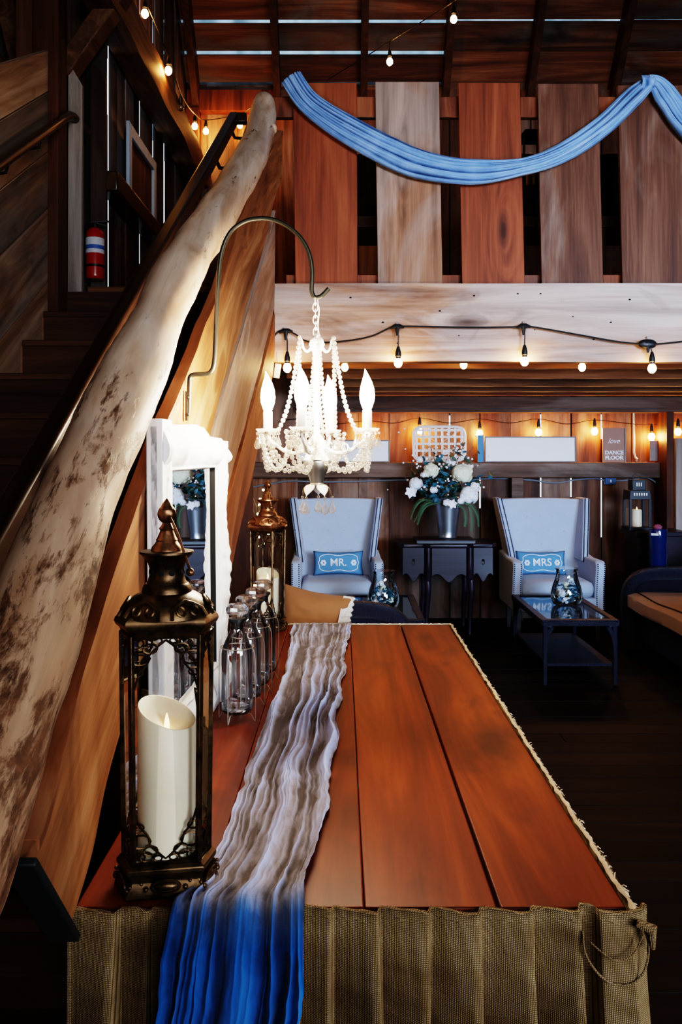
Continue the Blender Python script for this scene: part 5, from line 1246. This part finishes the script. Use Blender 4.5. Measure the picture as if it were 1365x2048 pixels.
# ------------------------------------------------------------------ string lights
def bulb_light(root, pin, mat, up=None, r=.019, sock=True, lit=True):
    """socket with its bulb; pin = middle of the glass"""
    pin = Vector(pin)
    s = MB().lathe([(.0, r * .9), (.013, r * .9), (.0135, r * 1.4), (.016, r * 1.5), (.0155, r * 2.3), (.011, r * 3.2), (.006, r * 3.9), (.0, r * 4.0)], 14, c=pin)
    so = s.build('socket', M['blackplastic'], root, True)
    b = MB().lathe([(.0, -r * 1.25), (r * .45, -r * 1.15), (r * .85, -r * .7), (r, -r * .1), (r * .85, r * .5), (r * .55, r * .95), (.0, r * .96)], 16, c=pin)
    bo = b.build('bulb', mat, None); bo.parent = so
    bo.matrix_parent_inverse = (root.matrix_basis).inverted() if False else Matrix.Identity(4)
    bo.location = (0, 0, 0)
    return so
def hang_string(label, name, corners, bulbs, mat, r=.019, cordr=.0045, tees=True):
    """corners: cord polyline; bulbs: (attach point, bulb centre)"""
    t = thing(name, label, 'string lights', (0, 0, 0), group='warm string lights')
    MB().tube(catmull(corners, 6), cordr, 8).build('cord', M['blackplastic'], t)
    for a, c in bulbs:
        a, c = Vector(a), Vector(c)
        so = bulb_light(t, c, mat, r=r)
        top = c + Vector((0, 0, r * 3.9))
        if tees:
            q = MB(); q.tube([a, a.lerp(top, .5) + Vector((.004, 0, 0)), top], .0035, 6); q.tube([a + Vector((-.036, 0, -.006)), a + Vector((-.012, 0, .004)), a + Vector((.012, 0, .004)), a + Vector((.036, 0, -.002))], [.006, .013, .013, .006], 8); q.tube([a, a + Vector((0, 0, -.045))], [.013, .006], 8)
            q.build('drop_lead', M['blackplastic'], t)
        elif (a - top).length > .01: MB().tube([a, top], .0035, 6).build('drop_lead', M['blackplastic'], t)
    return t
Yf = 4.435
cs_ = [(540, 700), (549, 672), (566, 660), (590, 668), (612, 682), (650, 685), (700, 681), (745, 672), (780, 656), (795, 653), (840, 653), (940, 655), (1030, 654), (1048, 652), (1080, 656), (1160, 670), (1240, 684), (1297, 688), (1340, 686), (1420, 676), (1500, 672)]
fb_ = [((572, 663), (575, 735)), ((795, 654), (797, 725)), ((1048, 653), (1050, 722)), ((1297, 688), (1305, 736)), ((1530, 670), (1533, 742))]
front = hang_string('black cord of warm bulbs strung along the face of the pale beam', 'string_lights', [U(x, y, Yf) for x, y in cs_], [(U(*a, Yf - .005), U(*c, Yf - .01)) for a, c in fb_], M['bulb'], r=.0215)
b = MB().ball(U(1296, 688, Yf), .05, 16, 10, (1.0, .35, .52)); b.build('junction_cover', M['blackplastic'], front)
nk = MB()
for x, y in ((567, 657), (795, 647), (1048, 644), (1296, 675)): nk.ball(U(x, y, 4.455), .006, 8, 6)
nk.build('fixing_nails', M['conduit'], front)
# a second run behind the beam, only its bulbs peep out below
Yg = 4.75
hang_string('string of warm bulbs behind the pale beam, only the glass showing below it', 'string_lights', [Vector((-.34, Yg, 2.03)), Vector((.02, Yg, 2.035)), Vector((.7, Yg, 2.04)), Vector((1.37, Yg, 2.03)), Vector((2.4, Yg, 2.035))], [(U(x, 700, Yg), U(x, y, Yg)) for x, y in ((690, 734), (928, 729), (1165, 734))], M['bulb'], r=.020, tees=False)
# along the back wall
Yw = 7.525
wb = [(840, 860), (960, 866), (1078, 864), (1190, 862), (1304, 873), (1357, 863), (735, 866), (590, 862)]
wc = [(560, 846), (590, 838), (660, 848), (735, 842), (790, 846), (840, 836), (900, 846), (960, 838), (1020, 846), (1078, 838), (1135, 848), (1190, 840), (1250, 846), (1304, 850), (1357, 842), (1420, 846)]
hang_string('string of warm bulbs glowing against the back wall over the ledge', 'string_lights', [U(x, y, Yw) for x, y in wc], [(U(x, y - 22, Yw), U(x, y, Yw)) for x, y in wb[:7]], M['bulbwall'], r=.029, cordr=.003, tees=False)
# up the stairwell wall and across the roof
up = [((290, 27), 5.6), ((337, 141), 5.6), ((362, 214), 6.2), ((390, 252), 7.15), ((412, 262), 7.42), ((480, 250), 7.42)]
sw = thing('string_lights', 'string of warm bulbs climbing the stairwell to the left roof corner', 'string lights', (0, 0, 0), group='warm string lights')
pts = [U(250, -60, 5.3)] + [U(p[0] + 2, p[1] - 22, Y) for p, Y in up] + [U(505, 215, 7.3), U(560, 212, 7.3)]
MB().tube(catmull(pts, 6), .0045, 6).build('cord', M['blackplastic'], sw)
for i, (p, Y) in enumerate(up):
    c = U(*p, Y); bulb_light(sw, c, M['jar'] if i == 2 else M['bulbwall'], r=.024)
rs = thing('string_lights', 'thin cord with two bulbs slung below the roof boards', 'string lights', (0, 0, 0), group='warm string lights')
MB().tube(catmull([U(655, 160, 6.9), U(740, 108, 6.5), U(830, 52, 6.2), U(905, 5, 6.0), U(960, -40, 5.9)], 6), .004, 6).build('cord', M['blackplastic'], rs)
for p, Y in (((780, 123), 6.36), ((908, 38), 6.0)): bulb_light(rs, U(*p, Y), M['bulbwall'], r=.024); MB().tube([U(p[0], p[1] - 14, Y), U(p[0], p[1] - 40, Y)], .003, 6).build('drop_lead', M['blackplastic'], rs)

# ------------------------------------------------------------------ blue swag on the loft railing
def swag(name, label, ctr, wid, seed, twist=0.0):
    Y0 = 4.545; path = catmull([Vector((x, y, 0)) for x, y in ctr], 14); n = len(path); nu = 44; vs, fold = [], []
    L = [0.0]
    for a, b in zip(path, path[1:]): L.append(L[-1] + (b - a).length)
    for j, p in enumerate(path):
        a, b = path[max(j - 1, 0)], path[min(j + 1, n - 1)]; d = (b - a).normalized(); nn = Vector((-d.y, d.x, 0)); t = L[j] / L[-1]; s = L[j] / 150
        w = interp(wid, t) * (1 + .08 * noise.noise(Vector((s * 1.5, seed, 0))))
        for i in range(nu + 1):
            u = i / nu; q = u + .06 * noise.noise(Vector((u * 3, s * .8, seed)))
            f1 = 1 - abs(noise.noise(Vector((q * 7, s * .25, seed + 3)))) * 2.4; f2 = 1 - abs(noise.noise(Vector((q * 15, s * .7, seed + 9)))) * 2.4; f3 = noise.noise(Vector((q * 14, s * 6, seed)))
            hgt = max(f1, 0) * .6 + max(f2, 0) * .28 + .10 * f3; e = (u - .5) * 2
            pix = p + nn * (-e * w / 2); pt = U(pix.x, pix.y, Y0)
            pt.y = Y0 - .010 - .035 * math.sqrt(max(1 - e * e, 0)) - hgt * .026; vs.append(pt); fold.append(hgt)
    fs = [(j * (nu + 1) + i, j * (nu + 1) + i + 1, (j + 1) * (nu + 1) + i + 1, (j + 1) * (nu + 1) + i) for j in range(n - 1) for i in range(nu)]
    o = zero_weld(name, vs, fs, M['swag']); set_fold(o, fold); m = o.modifiers.new('solid', 'SOLIDIFY'); m.thickness = .003
    return o
dr = thing('fabric_swag', 'blue gauze swag draped in a long curve across the loft railing boards', 'swag', (0, 0, 0))
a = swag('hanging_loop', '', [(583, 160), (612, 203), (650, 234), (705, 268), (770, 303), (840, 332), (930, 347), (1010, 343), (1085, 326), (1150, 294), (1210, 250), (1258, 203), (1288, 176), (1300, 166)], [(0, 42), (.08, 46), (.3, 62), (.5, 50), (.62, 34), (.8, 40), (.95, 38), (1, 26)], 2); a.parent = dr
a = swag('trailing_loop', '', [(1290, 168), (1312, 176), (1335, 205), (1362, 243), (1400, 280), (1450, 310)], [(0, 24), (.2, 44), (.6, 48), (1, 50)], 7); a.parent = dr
k = MB(); 
def knot(u, v):
    p = U(1291 + 26 * (u - .5), 170 + 10 * (v - .5), 4.53); p.y = 4.50 + .035 * math.cos((v - .5) * PI) * -1 + noise.noise(Vector((u * 6, v * 4, 2))) * .01; p.z += (v - .5) * -.05; return p
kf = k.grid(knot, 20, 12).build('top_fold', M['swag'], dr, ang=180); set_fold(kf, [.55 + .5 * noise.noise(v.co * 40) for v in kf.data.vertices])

# ------------------------------------------------------------------ stairwell wall pieces
fe = thing('fire_extinguisher', 'red fire extinguisher with white label hung on the stairwell wall', 'fire extinguisher', U(190, 505, 4.69), (0, 0, .25))
MB().lathe([(.0, -.15), (.044, -.15), (.049, -.143), (.050, -.13), (.050, .095), (.046, .112), (.034, .128), (.018, .138), (.0, .140)], 28).build('cylinder', M['extred'], fe, ang=35)
MB().lathe([(.0505, -.01), (.0507, -.01), (.0507, .075), (.0505, .075)], 28).build('label', M['labelwhite'], fe, ang=35); MB().lathe([(.0510, .012), (.0512, .012), (.0512, .034), (.0510, .034)], 28).build('label_band', M['labelblue'], fe)
MB().lathe([(.0, .138), (.016, .138), (.016, .160), (.010, .166), (.0, .166)], 14).build('valve', M['black'], fe); MB().box((.03, -.005, .170), (.085, .016, .008), rot=(0, -.12, 0)).build('lever', M['black'], fe); MB().box((.028, -.005, .155), (.07, .016, .006), rot=(0, .2, 0)).build('handle', M['black'], fe)
MB().lathe([(.051, -.085), (.053, -.085), (.053, -.072), (.051, -.072)], 28).build('strap', M['black'], fe)
MB().tube(catmull([(-.016, 0, .152), (-.05, -.01, .14), (-.062, -.015, .05), (-.060, -.015, -.06)], 6), .007, 8).build('hose', M['black'], fe)
fw = thing('framed_picture', 'tall empty pale blue frame standing on the stairwell girt', 'picture frame', (-1.335, 5.27, 3.0565))
l, hgt, q = .78, .48, .075
for a_, c_ in (((0, 0, 0), (.022, q, hgt)), ((0, l - q, 0), (.022, l, hgt)), ((0, q, 0), (.022, l - q, q)), ((0, q, hgt - q), (.022, l - q, hgt))): MB().span(a_, c_).build('frame_rail', M['lightframe'], fw, bev=.004)
MB().span((-.008, .03, .03), (-.002, l - .03, hgt - .03)).build('backing_board', M['post'], fw)
# loft things glimpsed between the boards
ll = thing('hanging_lantern', 'dark metal lantern glimpsed between the loft railing boards', 'lantern', U(1062, 330, 4.95))
for x in (-.05, .05):
    for y in (-.05, .05): MB().box((x, y, 0), (.012, .012, .30)).build('post', M['black'], ll)
MB().box((0, 0, .17), (.15, .15, .05), taper=.5).build('roof', M['black'], ll); MB().box((0, 0, -.155), (.14, .14, .03)).build('base', M['black'], ll); MB().tube([(0, 0, .19), (.0, 0, .32)], .004, 6).build('rod', M['black'], ll)
MB().lathe([(.0, -.14), (.028, -.14), (.028, -.04), (.0, -.04)], 14).build('candle', M['candle'], ll)
for x, lab in ((736, 'dark wicker chair back glimpsed beside the second loft board'), (1045, 'dark wicker chair back glimpsed beside the fourth loft board'), (1240, 'dark wicker chair back glimpsed left of the fifth loft board')):
    wcx = U(x, 450, 5.15); t = thing('wicker_chair', lab, 'chair', (wcx.x, 5.15, 2.367), group='wicker chairs in the loft')
    MB().grid(lambda u, v: Vector(((u - .5) * .52, .05 * (2 * u - 1) ** 2 * -1 + .08 * v, .42 + .52 * v - .06 * (2 * u - 1) ** 2 * v)), 14, 10).build('backrest', M['wickerbrown'], t, solid=.03)
    MB().box((0, -.18, .40), (.5, .45, .06)).build('seat', M['wickerbrown'], t, bev=.01)
    for lx in (-.22, .22):
        for ly in (-.36, .02): MB().box((lx, ly, .185), (.035, .035, .37)).build('leg', M['wickerbrown'], t)
# paper tag and fairy-lit twigs
pt = thing('paper_tag', 'small pale paper tag hanging under the left end of the pale beam', 'tag', U(555, 742, 4.44)); MB().box((0, 0, 0), (.032, .002, .075), rot=(0, .15, 0)).build('paper', M['paper'], pt); MB().tube([(0, .002, .036), (-.006, .004, .10)], .001, 4).build('thread', M['twig'], pt)
tg = thing('twig_tree', 'small twig tree with tiny warm lights behind the copper-topped lantern', 'tree', (-.62, 6.2, 0))
rt = random.Random(3); tr = MB().tube([(0, 0, 0), (.01, 0, .6), (0, .01, 1.1)], [.02, .014, .008], 8); tips = []
for k in range(16):
    z = rt.uniform(.55, 1.1); a = rt.uniform(0, 2 * PI); L = rt.uniform(.03, .10); e = Vector((math.cos(a) * L, math.sin(a) * L, z + rt.uniform(.05, .28))); tr.tube([(0, 0, z), Vector((0, 0, z)).lerp(e, .5) + Vector((0, 0, .03)), e], [.006, .004, .002], 5); tips += [e, Vector((0, 0, z)).lerp(e, .6)]
tr.build('branches', M['twig'], tg)
f = MB()
for p in tips: f.ball(p, .009, 6, 4)
o = f.build('tiny_lights', M['fairy'], tg); o['kind'] = 'stuff'
# ------------------------------------------------------------------ light and camera
w = bpy.data.worlds.new('world'); SC.world = w; w.use_nodes = True
w.node_tree.nodes['Background'].inputs[0].default_value = (.80, .90, 1.0, 1); w.node_tree.nodes['Background'].inputs[1].default_value = 1.6
def area(name, loc, target, sx, sy, power, col, spread=180):
    l = bpy.data.lights.new(name, 'AREA'); l.shape = 'RECTANGLE'; l.size = sx; l.size_y = sy; l.energy = power; l.color = col; l.spread = math.radians(spread)
    o = bpy.data.objects.new(name, l); COL.objects.link(o); o.location = loc
    o.rotation_euler = (Vector(target) - Vector(loc)).to_track_quat('-Z', 'Y').to_euler(); return o
area('front_daylight_fill', (1.6, -2.9, 2.6), (1.0, 4.5, 2.9), 2.4, 1.6, 34, (.95, .96, 1.0), 75)  # added area lamp for daylight from behind; no door is built there
area('side_daylight_fill', (3.4, -2.4, 1.7), (1.3, 7.2, 1.15), 1.8, 1.4, 42, (.50, .70, 1.0), 50)  # added cool lamp narrowed onto the back wall; no side door is modelled
area('low_fill_lamp', (2.9, -1.7, 1.5), (.45, 1.25, .25), 1.4, 1.2, 12, (.90, .94, 1.0), 60)  # added fill lamp that brightens the front of the burlap skirt
cam = bpy.data.cameras.new('camera'); co = bpy.data.objects.new('camera', cam); COL.objects.link(co)
co.location = (0, 0, H); co.rotation_euler = (PI / 2, 0, 0)
cam.sensor_fit = 'HORIZONTAL'; cam.sensor_width = 24.0; cam.lens = F / 1365 * 24.0
cam.shift_x = 0.0; cam.shift_y = -(1024 - CY) / 1365.0; cam.clip_start = .02; cam.clip_end = 60
SC.camera = co
SC.view_settings.view_transform = 'Filmic'; SC.view_settings.look = 'Very High Contrast'; SC.view_settings.exposure = 0.35
SC.cycles.use_denoising = True; SC.cycles.max_bounces = 10; SC.cycles.transparent_max_bounces = 24; SC.cycles.diffuse_bounces = 4
SC.cycles.glossy_bounces = 5; SC.cycles.transmission_bounces = 8; SC.cycles.sample_clamp_indirect = 4.0; SC.cycles.caustics_reflective = False; SC.cycles.caustics_refractive = False
